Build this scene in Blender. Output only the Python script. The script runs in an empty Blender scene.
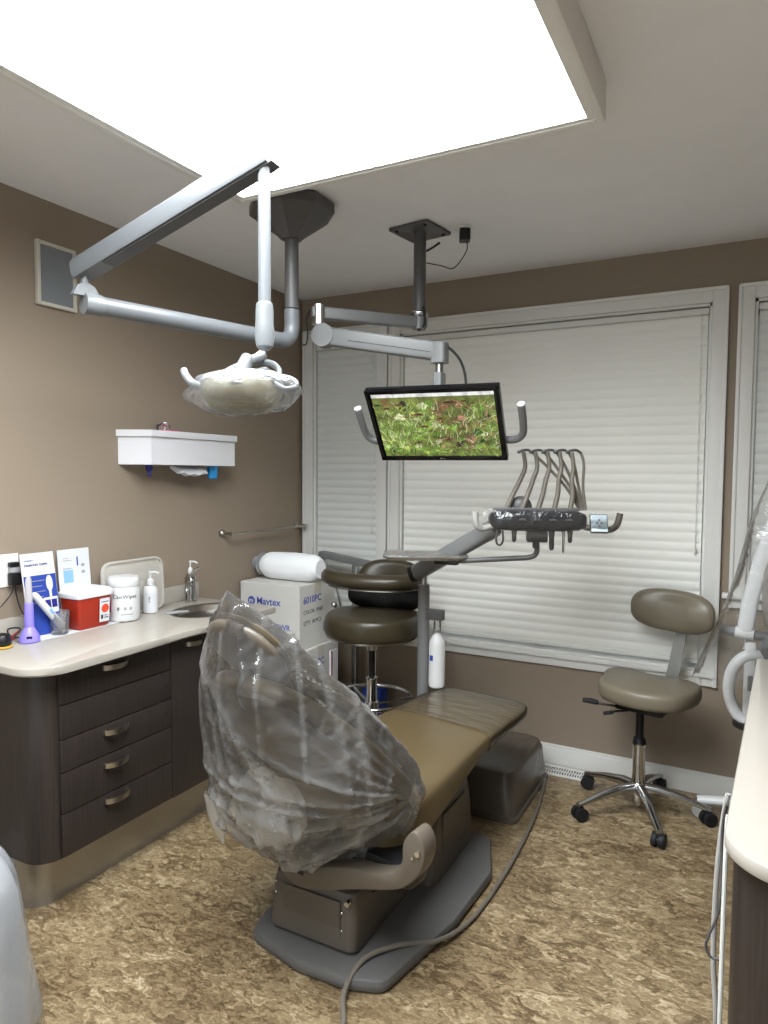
import bpy, bmesh, math, random
from mathutils import Vector, Matrix, noise
random.seed(7)
S = bpy.context.scene
COL = S.collection
PI = math.pi

# ------------------------------------------------------------ camera, world, light, exposure
FPX = 688.0
cam_d = bpy.data.cameras.new('camera'); cam = bpy.data.objects.new('camera', cam_d); COL.objects.link(cam)
cam_d.sensor_fit = 'VERTICAL'; cam_d.sensor_height = 24.0; cam_d.lens = 24.0*FPX/1024.0
cam_d.clip_start = 0.02
cam.matrix_world = Matrix(((0.8830911, -0.03197361, 0.46811089, 2.39260175),
                           (0.4691552, 0.04614641, -0.88190924, -3.446913),
                           (0.00659619, 0.99842285, 0.05575207, 1.47275215),
                           (0, 0, 0, 1)))
S.camera = cam
world = bpy.data.worlds.new('ambient_fill'); S.world = world; world.use_nodes = True
world.node_tree.nodes['Background'].inputs[0].default_value = (0.84, 0.94, 1.0, 1)
world.node_tree.nodes['Background'].inputs[1].default_value = 1.15     # added fill light entering by the front opening, lifts ceiling and walls
PANEL_STRENGTH = 18.0
S.view_settings.view_transform = 'Standard'; S.view_settings.look = 'None'
S.view_settings.exposure = 0.2; S.view_settings.gamma = 1.0; S.view_settings.use_curve_mapping = False

# ------------------------------------------------------------ materials
def lin(c):
    return tuple((v/255/12.92 if v/255 <= 0.04045 else ((v/255+0.055)/1.055)**2.4) for v in c)
def mat(name, rgb, rough=0.5, metal=0.0, noise_amt=0.0, nscale=8.0, bump=0.0, bscale=60.0, coat=0.0, emit=0.0,
        trans=0.0, alpha=1.0, ior=1.45, stretch=(1, 1, 1), spec=0.5, sheen=0.0):
    m = bpy.data.materials.new(name); m.use_nodes = True
    nt = m.node_tree; b = nt.nodes['Principled BSDF']
    c = lin(rgb)
    b.inputs['Base Color'].default_value = (*c, 1); b.inputs['Roughness'].default_value = rough
    b.inputs['Metallic'].default_value = metal; b.inputs['IOR'].default_value = ior
    b.inputs['Specular IOR Level'].default_value = spec
    b.inputs['Coat Weight'].default_value = coat; b.inputs['Transmission Weight'].default_value = trans
    b.inputs['Alpha'].default_value = alpha
    if emit: b.inputs['Emission Color'].default_value = (*c, 1); b.inputs['Emission Strength'].default_value = emit
    tc = nt.nodes.new('ShaderNodeTexCoord'); mp = nt.nodes.new('ShaderNodeMapping')
    nt.links.new(tc.outputs['Object'], mp.inputs[0]); mp.inputs['Scale'].default_value = stretch
    n = nt.nodes.new('ShaderNodeTexNoise'); n.inputs['Scale'].default_value = nscale; n.inputs['Detail'].default_value = 5
    nt.links.new(mp.outputs[0], n.inputs['Vector'])
    amt = noise_amt if noise_amt else 0.03
    mx = nt.nodes.new('ShaderNodeMixRGB'); mx.blend_type = 'MIX'
    nt.links.new(n.outputs['Fac'], mx.inputs[0])
    mx.inputs[1].default_value = (*[v*(1-amt) for v in c], 1); mx.inputs[2].default_value = (*[min(1, v*(1+amt)) for v in c], 1)
    nt.links.new(mx.outputs[0], b.inputs['Base Color'])
    if bump:
        n2 = nt.nodes.new('ShaderNodeTexNoise'); n2.inputs['Scale'].default_value = bscale; n2.inputs['Detail'].default_value = 3
        nt.links.new(mp.outputs[0], n2.inputs['Vector'])
        bp = nt.nodes.new('ShaderNodeBump'); bp.inputs['Strength'].default_value = bump; bp.inputs['Distance'].default_value = 0.002
        nt.links.new(n2.outputs['Fac'], bp.inputs['Height']); nt.links.new(bp.outputs[0], b.inputs['Normal'])
    return m

M = {}
M['paint'] = mat('taupe_paint', (143, 129, 113), 0.75, noise_amt=0.02, nscale=1.5, bump=0.15, bscale=180)
M['ceil'] = mat('ceiling_paint', (233, 233, 235), 0.85, bump=0.1, bscale=150)
M['trim'] = mat('white_trim', (222, 221, 217), 0.4)
M['blind'] = mat('cream_cellular_shade', (238, 238, 232), 0.9, noise_amt=0.03, nscale=3)
M['blind_b'] = mat('greyish_cellular_shade', (216, 218, 214), 0.9, noise_amt=0.03, nscale=3)
M['white'] = mat('white_plastic', (208, 209, 209), 0.35)
M['white_matte'] = mat('white_matte', (235, 235, 235), 0.7)
M['offwhite'] = mat('offwhite_laminate', (224, 224, 228), 0.45)
M['paper'] = mat('paper', (206, 208, 213), 0.8)
M['counter'] = mat('cream_solid_surface', (168, 162, 153), 0.3, noise_amt=0.05, nscale=220, coat=0.15)
M['kick'] = mat('brushed_kick_plate', (168, 166, 162), 0.3, metal=0.85, noise_amt=0.12, nscale=30, stretch=(12, 12, 1))
M['chrome'] = mat('chrome', (205, 205, 205), 0.12, metal=1.0)
M['alu'] = mat('polished_aluminium', (190, 190, 190), 0.25, metal=1.0)
M['nickel'] = mat('satin_nickel', (175, 170, 160), 0.32, metal=1.0)
M['steel'] = mat('stainless_steel', (165, 160, 152), 0.3, metal=1.0)
M['black'] = mat('black_plastic', (18, 18, 20), 0.4)
M['gloss_black'] = mat('gloss_black', (10, 10, 13), 0.12)
M['rubber'] = mat('black_rubber', (22, 22, 26), 0.6)
M['arm_grey'] = mat('powder_grey', (112, 113, 113), 0.38)
M['arm_dark'] = mat('dark_powder_grey', (84, 83, 83), 0.4)
M['lamp_grey'] = mat('light_grey_enamel', (102, 105, 108), 0.3)
M['cone_grey'] = mat('slate_grey_enamel', (84, 82, 83), 0.42)
M['lamp_white'] = mat('lamp_white', (110, 113, 115), 0.28)
M['leather'] = mat('olive_brown_vinyl', (94, 80, 55), 0.32, noise_amt=0.06, nscale=4, bump=0.08, bscale=120)
M['leather_dk'] = mat('dark_olive_vinyl', (58, 51, 37), 0.33, noise_amt=0.06, nscale=4)
M['leather_taupe'] = mat('taupe_vinyl', (114, 106, 90), 0.38, noise_amt=0.05, nscale=5)
M['black_fabric'] = mat('black_vinyl', (16, 13, 11), 0.5)
M['shell'] = mat('taupe_shell', (96, 88, 78), 0.35)
M['base'] = mat('dark_taupe_cast', (88, 82, 75), 0.36, noise_amt=0.04, nscale=5)
M['plate'] = mat('grey_base_plate', (92, 91, 90), 0.42, noise_amt=0.06, nscale=6)
M['box_brown'] = mat('taupe_utility_cover', (88, 81, 74), 0.25)
M['hose'] = mat('taupe_tubing', (112, 106, 97), 0.4)
M['hose_grey'] = mat('grey_cable', (165, 163, 160), 0.5)
M['white_cable'] = mat('white_cable', (220, 220, 216), 0.5)
M['red'] = mat('sharps_red', (158, 42, 22), 0.3)
M['lav'] = mat('lavender_plastic', (138, 124, 216), 0.35)
M['blue'] = mat('print_blue', (34, 62, 150), 0.6)
M['blue_ink'] = mat('box_blue_ink', (72, 88, 165), 0.8)
M['teal'] = mat('cup_blue', (34, 130, 190), 0.4)
M['navy'] = mat('navy', (36, 38, 120), 0.4)
M['lightblue'] = mat('pale_blue_print', (130, 175, 225), 0.6)
M['pink'] = mat('hot_pink', (230, 50, 140), 0.5)
M['magenta'] = mat('magenta_label', (170, 35, 100), 0.5)
M['maroon'] = mat('maroon_print', (150, 50, 70), 0.7)
M['ink'] = mat('dark_ink', (40, 38, 42), 0.7)
M['grey_ink'] = mat('grey_ink', (150, 150, 155), 0.7)
M['lcd'] = mat('pale_keypad', (196, 212, 222), 0.4)
M['orange'] = mat('label_orange', (214, 70, 36), 0.6)
M['yellow'] = mat('yellow_plastic', (206, 160, 60), 0.5)
M['carton'] = mat('white_carton', (205, 203, 198), 0.8, noise_amt=0.04, nscale=6)
M['tape'] = mat('carton_tape', (190, 184, 172), 0.35)
M['grille'] = mat('speaker_cloth', (120, 124, 128), 0.8, noise_amt=0.25, nscale=300)
M['frame_cream'] = mat('speaker_frame', (196, 190, 178), 0.45)
M['cotton'] = mat('white_cotton', (244, 246, 248), 0.85, bump=0.5, bscale=40)
M['dark_metal'] = mat('dark_steel', (58, 55, 52), 0.35, metal=0.6)
M['cable'] = mat('black_cable', (20, 20, 22), 0.5)
M['socket'] = mat('outlet_white', (226, 224, 220), 0.35)

def wood():
    m = bpy.data.materials.new('espresso_wood_laminate'); m.use_nodes = True; nt = m.node_tree; b = nt.nodes['Principled BSDF']
    b.inputs['Roughness'].default_value = 0.42
    tc = nt.nodes.new('ShaderNodeTexCoord'); mp = nt.nodes.new('ShaderNodeMapping'); mp.inputs['Scale'].default_value = (90, 90, 2.2)
    nt.links.new(tc.outputs['Object'], mp.inputs[0])
    n = nt.nodes.new('ShaderNodeTexNoise'); n.inputs['Scale'].default_value = 2.0; n.inputs['Detail'].default_value = 6
    nt.links.new(mp.outputs[0], n.inputs['Vector'])
    r = nt.nodes.new('ShaderNodeValToRGB'); r.color_ramp.elements[0].position = 0.3; r.color_ramp.elements[1].position = 0.72
    r.color_ramp.elements[0].color = (*lin((38, 33, 31)), 1); r.color_ramp.elements[1].color = (*lin((56, 48, 45)), 1)
    nt.links.new(n.outputs['Fac'], r.inputs[0]); nt.links.new(r.outputs[0], b.inputs['Base Color'])
    return m
M['wood'] = wood()

def floor_mat():
    m = bpy.data.materials.new('cork_flake_vinyl'); m.use_nodes = True; nt = m.node_tree; b = nt.nodes['Principled BSDF']
    N = nt.nodes.new; L = nt.links.new
    tc = N('ShaderNodeTexCoord')
    mp = N('ShaderNodeMapping'); mp.inputs['Rotation'].default_value = (0, 0, math.radians(-28)); mp.inputs['Scale'].default_value = (1.0, 1.8, 1)
    L(tc.outputs['Object'], mp.inputs[0])
    wn = N('ShaderNodeTexNoise'); wn.inputs['Scale'].default_value = 9; wn.inputs['Detail'].default_value = 4
    L(mp.outputs[0], wn.inputs['Vector'])
    add = N('ShaderNodeMixRGB'); add.blend_type = 'LINEAR_LIGHT'; add.inputs[0].default_value = 0.2
    L(mp.outputs[0], add.inputs[1]); L(wn.outputs['Color'], add.inputs[2])
    v1 = N('ShaderNodeTexVoronoi'); v1.inputs['Scale'].default_value = 12; L(add.outputs[0], v1.inputs['Vector'])
    v2 = N('ShaderNodeTexVoronoi'); v2.inputs['Scale'].default_value = 38; L(add.outputs[0], v2.inputs['Vector'])
    big = N('ShaderNodeTexNoise'); big.inputs['Scale'].default_value = 2.6; big.inputs['Detail'].default_value = 5; L(tc.outputs['Object'], big.inputs['Vector'])
    fine = N('ShaderNodeTexNoise'); fine.inputs['Scale'].default_value = 33; fine.inputs['Detail'].default_value = 6; fine.inputs['Roughness'].default_value = 0.78; fine.inputs['Distortion'].default_value = 1.2; L(mp.outputs[0], fine.inputs['Vector'])
    s1 = N('ShaderNodeSeparateColor'); L(v1.outputs['Color'], s1.inputs[0])
    s2 = N('ShaderNodeSeparateColor'); L(v2.outputs['Color'], s2.inputs[0])
    def mth(op, a, bb):
        x = N('ShaderNodeMath'); x.operation = op
        for i, q in enumerate((a, bb)):
            if isinstance(q, (int, float)): x.inputs[i].default_value = q
            else: L(q, x.inputs[i])
        return x.outputs[0]
    t = mth('MULTIPLY', s1.outputs[0], 0.24)
    t = mth('ADD', t, mth('MULTIPLY', s2.outputs[0], 0.22))
    t = mth('ADD', t, mth('MULTIPLY', fine.outputs['Fac'], 0.78))
    t = mth('ADD', t, mth('MULTIPLY', big.outputs['Fac'], 0.42))
    t = mth('SUBTRACT', t, 0.325)
    r = N('ShaderNodeValToRGB'); e = r.color_ramp.elements
    e[0].position = 0.18; e[0].color = (*lin((74, 59, 42)), 1)
    e[1].position = 0.86; e[1].color = (*lin((192, 176, 146)), 1)
    for p, c in ((0.36, (104, 86, 61)), (0.5, (128, 110, 82)), (0.64, (152, 134, 103))):
        q = r.color_ramp.elements.new(p); q.color = (*lin(c), 1)
    L(t, r.inputs[0]); L(r.outputs[0], b.inputs['Base Color'])
    b.inputs['Roughness'].default_value = 0.42
    bp = N('ShaderNodeBump'); bp.inputs['Strength'].default_value = 0.25; bp.inputs['Distance'].default_value = 0.001
    L(fine.outputs['Fac'], bp.inputs['Height']); L(bp.outputs[0], b.inputs['Normal'])
    return m
M['floor'] = floor_mat()

def film(name, tint, opac, rough=0.25, white=0.5, bump=0.6, bscale=14, stretch=(1, 1, 1), ior=1.5):
    """thin polythene: part see-through, part milky, part glossy"""
    m = bpy.data.materials.new(name); m.use_nodes = True; nt = m.node_tree; N = nt.nodes.new; L = nt.links.new
    nt.nodes.remove(nt.nodes['Principled BSDF']); out = nt.nodes['Material Output']
    tr = N('ShaderNodeBsdfTransparent'); tr.inputs[0].default_value = (0.97, 0.97, 0.97, 1)
    gl = N('ShaderNodeBsdfGlossy'); gl.inputs['Roughness'].default_value = rough; gl.inputs[0].default_value = (1, 1, 1, 1)
    df = N('ShaderNodeBsdfDiffuse'); df.inputs[0].default_value = (*lin(tint), 1)
    tl = N('ShaderNodeBsdfTranslucent'); tl.inputs[0].default_value = (*lin(tint), 1)
    tc = N('ShaderNodeTexCoord'); mp = N('ShaderNodeMapping'); mp.inputs['Scale'].default_value = stretch; L(tc.outputs['Object'], mp.inputs[0])
    n = N('ShaderNodeTexNoise'); n.inputs['Scale'].default_value = bscale; n.inputs['Detail'].default_value = 4; L(mp.outputs[0], n.inputs['Vector'])
    bp = N('ShaderNodeBump'); bp.inputs['Strength'].default_value = bump; bp.inputs['Distance'].default_value = 0.02
    L(n.outputs['Fac'], bp.inputs['Height']); L(bp.outputs[0], gl.inputs['Normal']); L(bp.outputs[0], df.inputs['Normal'])
    m1 = N('ShaderNodeMixShader'); m1.inputs[0].default_value = white; L(df.outputs[0], m1.inputs[1]); L(tl.outputs[0], m1.inputs[2])
    lw = N('ShaderNodeLayerWeight'); lw.inputs[0].default_value = 0.35; L(bp.outputs[0], lw.inputs['Normal'])
    rp = N('ShaderNodeMapRange'); L(lw.outputs['Facing'], rp.inputs[0]); rp.inputs['To Min'].default_value = opac*0.7; rp.inputs['To Max'].default_value = min(1, opac*1.9)
    m2 = N('ShaderNodeMixShader'); L(rp.outputs[0], m2.inputs[0]); L(tr.outputs[0], m2.inputs[1]); L(m1.outputs[0], m2.inputs[2])
    fr = N('ShaderNodeFresnel'); fr.inputs[0].default_value = ior; L(bp.outputs[0], fr.inputs['Normal'])
    m3 = N('ShaderNodeMixShader'); L(fr.outputs[0], m3.inputs[0]); L(m2.outputs[0], m3.inputs[1]); L(gl.outputs[0], m3.inputs[2])
    L(m3.outputs[0], out.inputs[0])
    return m
M['bag'] = film('clear_polythene', (240, 240, 240), 0.20, 0.17, 0.45, 0.8, 9, (1, 1, 2.2))
M['clear'] = film('clear_plastic', (235, 238, 240), 0.06, 0.08, 0.4, 0.2, 10)
M['tumbler'] = film('pressed_glass', (225, 230, 235), 0.20, 0.03, 0.4, 0.2, 10)
M['milky'] = film('milky_plastic', (244, 248, 255), 0.66, 0.25, 0.6, 0.5, 8)
M['crinkle'] = film('crinkled_film', (210, 205, 200), 0.3, 0.12, 0.5, 1.0, 30)
M['glass'] = film('window_glass', (200, 210, 215), 0.03, 0.02, 0.4, 0.0, 5)

def emit_mat(name, rgb, strength):
    m = bpy.data.materials.new(name); m.use_nodes = True; nt = m.node_tree; b = nt.nodes['Principled BSDF']
    b.inputs['Base Color'].default_value = (0.8, 0.8, 0.8, 1)
    b.inputs['Emission Color'].default_value = (*rgb, 1); b.inputs['Emission Strength'].default_value = strength
    return m
def lens_mat(name, rgb, strength):
    # prismatic lens: brightest straight down, dimmer towards the horizontal (the fitting's light distribution)
    m = emit_mat(name, rgb, strength); nt = m.node_tree
    g = nt.nodes.new('ShaderNodeNewGeometry'); d = nt.nodes.new('ShaderNodeVectorMath'); d.operation = 'DOT_PRODUCT'
    nt.links.new(g.outputs['Incoming'], d.inputs[0]); nt.links.new(g.outputs['True Normal'], d.inputs[1])
    r = nt.nodes.new('ShaderNodeMapRange'); nt.links.new(d.outputs['Value'], r.inputs[0])
    r.inputs['From Min'].default_value = 0.0; r.inputs['From Max'].default_value = 0.55; r.inputs['To Min'].default_value = strength*0.06; r.inputs['To Max'].default_value = strength
    nt.links.new(r.outputs[0], nt.nodes['Principled BSDF'].inputs['Emission Strength']); return m
M['panel'] = lens_mat('lit_diffuser', (0.93, 0.975, 1.0), PANEL_STRENGTH)

# ------------------------------------------------------------ mesh helpers
def B(): return bmesh.new()
def emp(name, loc, rotz=0.0):
    o = bpy.data.objects.new(name, None); COL.objects.link(o); o.location = loc; o.rotation_euler = (0, 0, rotz)
    o.empty_display_size = 0.05
    return o
def tag(o, label=None, cat=None, group=None, kind=None):
    if label: o['label'] = label
    if cat: o['category'] = cat
    if group: o['group'] = group
    if kind: o['kind'] = kind
    return o
def thing(name, label, cat, loc=(0, 0, 0), rotz=0.0, group=None):
    return tag(emp(name, loc, rotz), label, cat, group)
def rootmat(o):
    return Matrix.Translation(o.location) @ Matrix.Rotation(o.rotation_euler.z, 4, 'Z')
def put(name, bm, m, parent=None, world=False, smooth=True, sharp=0.6):
    """link the bmesh as one object. world=True: coordinates are world coordinates"""
    if world and parent is not None:
        p = parent
        while p.parent is not None: p = p.parent
        bm.transform(rootmat(p).inverted())
    if smooth:
        for f in bm.faces: f.smooth = True
        for e in bm.edges:
            if len(e.link_faces) == 2 and e.calc_face_angle(0) > sharp: e.smooth = False
    me = bpy.data.meshes.new(name); bm.to_mesh(me); bm.free()
    for mm in (m if isinstance(m, (list, tuple)) else [m]): me.materials.append(mm)
    o = bpy.data.objects.new(name, me); COL.objects.link(o)
    if parent is not None: o.parent = parent
    return o
def solo(name, bm, m, loc, label, cat, group=None, rotz=0, **k):
    """a thing that is one mesh, authored round its own base point"""
    o = put(name, bm, m, None, **k); o.location = loc; o.rotation_euler = (0, 0, rotz); return tag(o, label, cat, group)
def xf(bm, verts, mt): bmesh.ops.transform(bm, matrix=mt, verts=verts)
def box(bm, c, s, bev=0.0, rot=None, seg=2, mi=0):
    r = bmesh.ops.create_cube(bm, size=1.0); vs = r['verts']
    bmesh.ops.scale(bm, vec=s, verts=vs)
    if bev > 0:
        es = {e for v in vs for e in v.link_edges}
        g = bmesh.ops.bevel(bm, geom=list(es), offset=min(bev, min(s)*0.49), segments=seg, affect='EDGES', profile=0.6)
        vs = list({v for f in g['faces'] for v in f.verts} | {v for v in vs if v.is_valid})
    mt = Matrix.Translation(c)
    if rot is not None: mt = mt @ (rot if isinstance(rot, Matrix) else Matrix.Rotation(rot, 4, 'Z'))
    xf(bm, vs, mt)
    if mi:
        for f in {f for v in vs for f in v.link_faces}: f.material_index = mi
    return vs
def box2(bm, a, b, bev=0.0, **k):
    return box(bm, [(a[i]+b[i])/2 for i in range(3)], [abs(b[i]-a[i]) for i in range(3)], bev, **k)
def frame(d):
    d = Vector(d).normalized(); up = Vector((0, 0, 1)) if abs(d.z) < 0.9 else Vector((1, 0, 0))
    x = d.cross(up).normalized(); y = x.cross(d).normalized(); return x, y, d
def loft(bm, rings, cap=True, closed=False, mi=0):
    vr = [[bm.verts.new(p) for p in r] for r in rings]; n = len(vr[0]); fs = []
    rng = len(vr) if closed else len(vr)-1
    for i in range(rng):
        a, b = vr[i], vr[(i+1) % len(vr)]
        for j in range(n):
            k = (j+1) % n
            fs.append(bm.faces.new((a[j], a[k], b[k], b[j])))
    if cap and not closed:
        fs.append(bm.faces.new(list(reversed(vr[0])))); fs.append(bm.faces.new(vr[-1]))
    for f in fs: f.material_index = mi
    bmesh.ops.recalc_face_normals(bm, faces=fs)
    return vr
def cyl(bm, p1, p2, r1, r2=None, seg=24, mi=0):
    r2 = r1 if r2 is None else r2; p1, p2 = Vector(p1), Vector(p2); x, y, d = frame(p2-p1)
    R = lambda p, r: [p + x*math.cos(2*PI*i/seg)*r + y*math.sin(2*PI*i/seg)*r for i in range(seg)]
    loft(bm, [R(p1, r1), R(p2, r2)], mi=mi)
def cat(pts, sub=8, closed=False):
    """Catmull-Rom through pts"""
    P = [Vector(p) for p in pts]; out = []; n = len(P)
    rng = n if closed else n-1
    for i in range(rng):
        if closed: a, b, c, d = P[(i-1) % n], P[i], P[(i+1) % n], P[(i+2) % n]
        else: a, b, c, d = P[max(i-1, 0)], P[i], P[i+1], P[min(i+2, n-1)]
        for k in range(sub):
            t = k/sub
            out.append(0.5*((2*b)+(c-a)*t+(2*a-5*b+4*c-d)*t*t+(3*b-a-3*c+d)*t**3))
    if not closed: out.append(P[-1])
    return out
def tube(bm, pts, r, seg=12, closed=False, sub=8, smooth=True, flat=1.0, mi=0):
    P = cat(pts, sub, closed) if smooth else [Vector(p) for p in pts]
    n = len(P); rr = (lambda t: r) if not callable(r) else r
    rings = []; prev = None
    for i, p in enumerate(P):
        d = (P[(i+1) % n]-P[i-1]) if closed else (P[min(i+1, n-1)]-P[max(i-1, 0)])
        if d.length < 1e-9: d = Vector((0, 0, 1))
        d.normalize()
        if prev is None: x, y, _ = frame(d)
        else:
            x = prev - d*prev.dot(d)
            x = x.normalized() if x.length > 1e-6 else frame(d)[0]
            y = d.cross(x)
        prev = x; q = rr(i/max(1, n-1))
        rings.append([p + x*math.cos(2*PI*k/seg)*q + y*math.sin(2*PI*k/seg)*q*flat for k in range(seg)])
    loft(bm, rings, cap=not closed, closed=closed, mi=mi)
def lathe(bm, prof, c=(0, 0, 0), seg=32, ax=None, mi=0, sx=1.0, sy=1.0):
    """prof: (r, z) pairs from bottom to top"""
    c = Vector(c); rings = []
    for r, z in prof:
        rings.append([Vector((max(r, 1e-4)*math.cos(2*PI*i/seg)*sx, max(r, 1e-4)*math.sin(2*PI*i/seg)*sy, z)) for i in range(seg)])
    if ax is not None: rings = [[ax @ p for p in g] for g in rings]
    rings = [[p + c for p in g] for g in rings]
    loft(bm, rings, mi=mi)
def rpoly(pts, rads, seg=6):
    """round the corners of a 2-D polygon"""
    out = []; n = len(pts)
    for i in range(n):
        a, b, c = Vector(pts[i-1]), Vector(pts[i]), Vector(pts[(i+1) % n]); r = rads[i] if isinstance(rads, (list, tuple)) else rads
        if r <= 0: out.append(b); continue
        u, v = (a-b).normalized(), (c-b).normalized(); ang = u.angle(v); d = min(r/math.tan(ang/2), (a-b).length*0.49, (c-b).length*0.49)
        rr = d*math.tan(ang/2); cen = b + (u+v).normalized()*(rr/math.sin(ang/2)); s, e = b+u*d, b+v*d
        a0 = math.atan2(s.y-cen.y, s.x-cen.x); a1 = math.atan2(e.y-cen.y, e.x-cen.x); da = (a1-a0+PI) % (2*PI)-PI
        for k in range(seg+1):
            t = a0+da*k/seg; out.append(Vector((cen.x+rr*math.cos(t), cen.y+rr*math.sin(t))))
    return out
def prism(bm, poly, z0, z1, bev=0.0, mt=None, mi=0):
    """extrude a 2-D outline (x, y) from z0 to z1, edges softened by inset rings"""
    cx = sum(p[0] for p in poly)/len(poly); cy = sum(p[1] for p in poly)/len(poly); P = [Vector((p[0], p[1])) for p in poly]; n = len(P)
    area = sum(P[i].x*P[(i+1) % n].y-P[(i+1) % n].x*P[i].y for i in range(n)); sg = 1 if area > 0 else -1
    def inset(d):
        o = []
        for i in range(n):
            t = (P[(i+1) % n]-P[i-1]); t = t.normalized() if t.length > 1e-9 else Vector((1, 0)); nn = Vector((-t.y, t.x))*sg
            o.append(P[i]+nn*d)
        return o
    if bev > 0:
        L = [(bev, z0), (bev*0.3, z0+bev*0.3), (0, z0+bev), (0, z1-bev), (bev*0.3, z1-bev*0.3), (bev, z1)]
    else: L = [(0, z0), (0, z1)]
    rings = [[Vector((q.x, q.y, z)) for q in inset(d)] for d, z in L]
    if mt is not None: rings = [[mt @ p for p in g] for g in rings]
    loft(bm, rings, mi=mi)
def ellip(bm, c, r, mt=None, seg=24, rings=14, p=1.0):
    def sp(v, e): return math.copysign(abs(v)**e, v)
    R = []
    for i in range(1, rings):
        a = -PI/2+PI*i/rings
        R.append([Vector((r[0]*sp(math.cos(a), p)*sp(math.cos(2*PI*j/seg), p), r[1]*sp(math.cos(a), p)*sp(math.sin(2*PI*j/seg), p), r[2]*sp(math.sin(a), p))) for j in range(seg)])
    if mt is not None: R = [[mt @ q for q in g] for g in R]
    R = [[q+Vector(c) for q in g] for g in R]
    loft(bm, R)
def srect(w, h, n=28, e=0.5):
    """superellipse ring of half sizes w, h"""
    o = []
    for i in range(n):
        t = 2*PI*i/n; c, s = math.cos(t), math.sin(t)
        o.append((w*math.copysign(abs(c)**e, c), h*math.copysign(abs(s)**e, s)))
    return o
def text_bm(s, size, mt, mi=0, ext=0.0004, bold=False):
    cu = bpy.data.curves.new('lettering', 'FONT'); cu.body = s; cu.size = size; cu.extrude = ext; cu.resolution_u = 2
    cu.align_x = 'LEFT'; cu.align_y = 'BOTTOM_BASELINE'
    if bold: cu.offset = size*0.02
    o = bpy.data.objects.new('lettering', cu); COL.objects.link(o)
    dg = bpy.context.evaluated_depsgraph_get(); dg.update()
    me = bpy.data.meshes.new_from_object(o.evaluated_get(dg)); bm = B(); bm.from_mesh(me)
    bpy.data.objects.remove(o); bpy.data.meshes.remove(me); bpy.data.curves.remove(cu)
    bm.transform(mt)
    for f in bm.faces: f.material_index = mi
    return bm
def merge(bm, other):
    me = bpy.data.meshes.new('tmp'); other.to_mesh(me); other.free(); bm.from_mesh(me); bpy.data.meshes.remove(me)
def basis(o, x, y):
    """matrix whose local x, y axes are the given directions"""
    x = Vector(x).normalized(); z = x.cross(Vector(y)).normalized(); y = z.cross(x)
    return Matrix(((x.x, y.x, z.x, o[0]), (x.y, y.y, z.y, o[1]), (x.z, y.z, z.z, o[2]), (0, 0, 0, 1)))
def copy_tree(o, parent=None):
    c = o.copy(); COL.objects.link(c)
    if parent is not None: c.parent = parent
    for ch in [k for k in bpy.data.objects if k.parent == o]: copy_tree(ch, c)
    return c

# ------------------------------------------------------------ room
H = 2.5; XR = 3.0; YF = -4.8; T = 0.14
def structure(name, bm, m, **k): return tag(put(name, bm, m, None, **k), kind='structure')
b = B(); box2(b, (-T, YF-T, -0.1), (XR+T, T, 0)); structure('floor', b, M['floor'], smooth=False)
b = B(); box2(b, (-T, YF-T, H), (XR+T, T, H+0.1)); structure('ceiling', b, M['ceil'], smooth=False)
b = B(); box2(b, (-T, YF-T, 0), (0, T, H)); structure('wall_left', b, M['paint'], smooth=False)
b = B(); box2(b, (XR, YF-T, 0), (XR+T, T, H)); structure('wall_right', b, M['paint'], smooth=False)
b = B()
DX0, DX1 = 0.15, 2.85  # wide unseen opening, added to let the world fill light in
box2(b, (0, YF-T, 0), (DX0, YF, H)); box2(b, (DX1, YF-T, 0), (XR, YF, H)); box2(b, (DX0, YF-T, 2.38), (DX1, YF, H))
structure('wall_front', b, M['paint'], smooth=False)
# openings of the back wall: x0, x1, z0, z1
WIN = [(0.085, 0.522, 0.572, 2.245), (0.663, 2.222, 0.572, 2.245), (2.39, 2.88, 0.945, 2.245)]
b = B()
xs = [0.0]
for w in WIN: xs += [w[0], w[1]]
xs.append(XR)
for i in range(0, len(xs), 2): box2(b, (xs[i], 0, 0), (xs[i+1], T, H))
for x0, x1, z0, z1 in WIN:
    box2(b, (x0, 0, 0), (x1, T, z0)); box2(b, (x0, 0, z1), (x1, T, H))
structure('wall_back', b, M['paint'], smooth=False)

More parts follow.
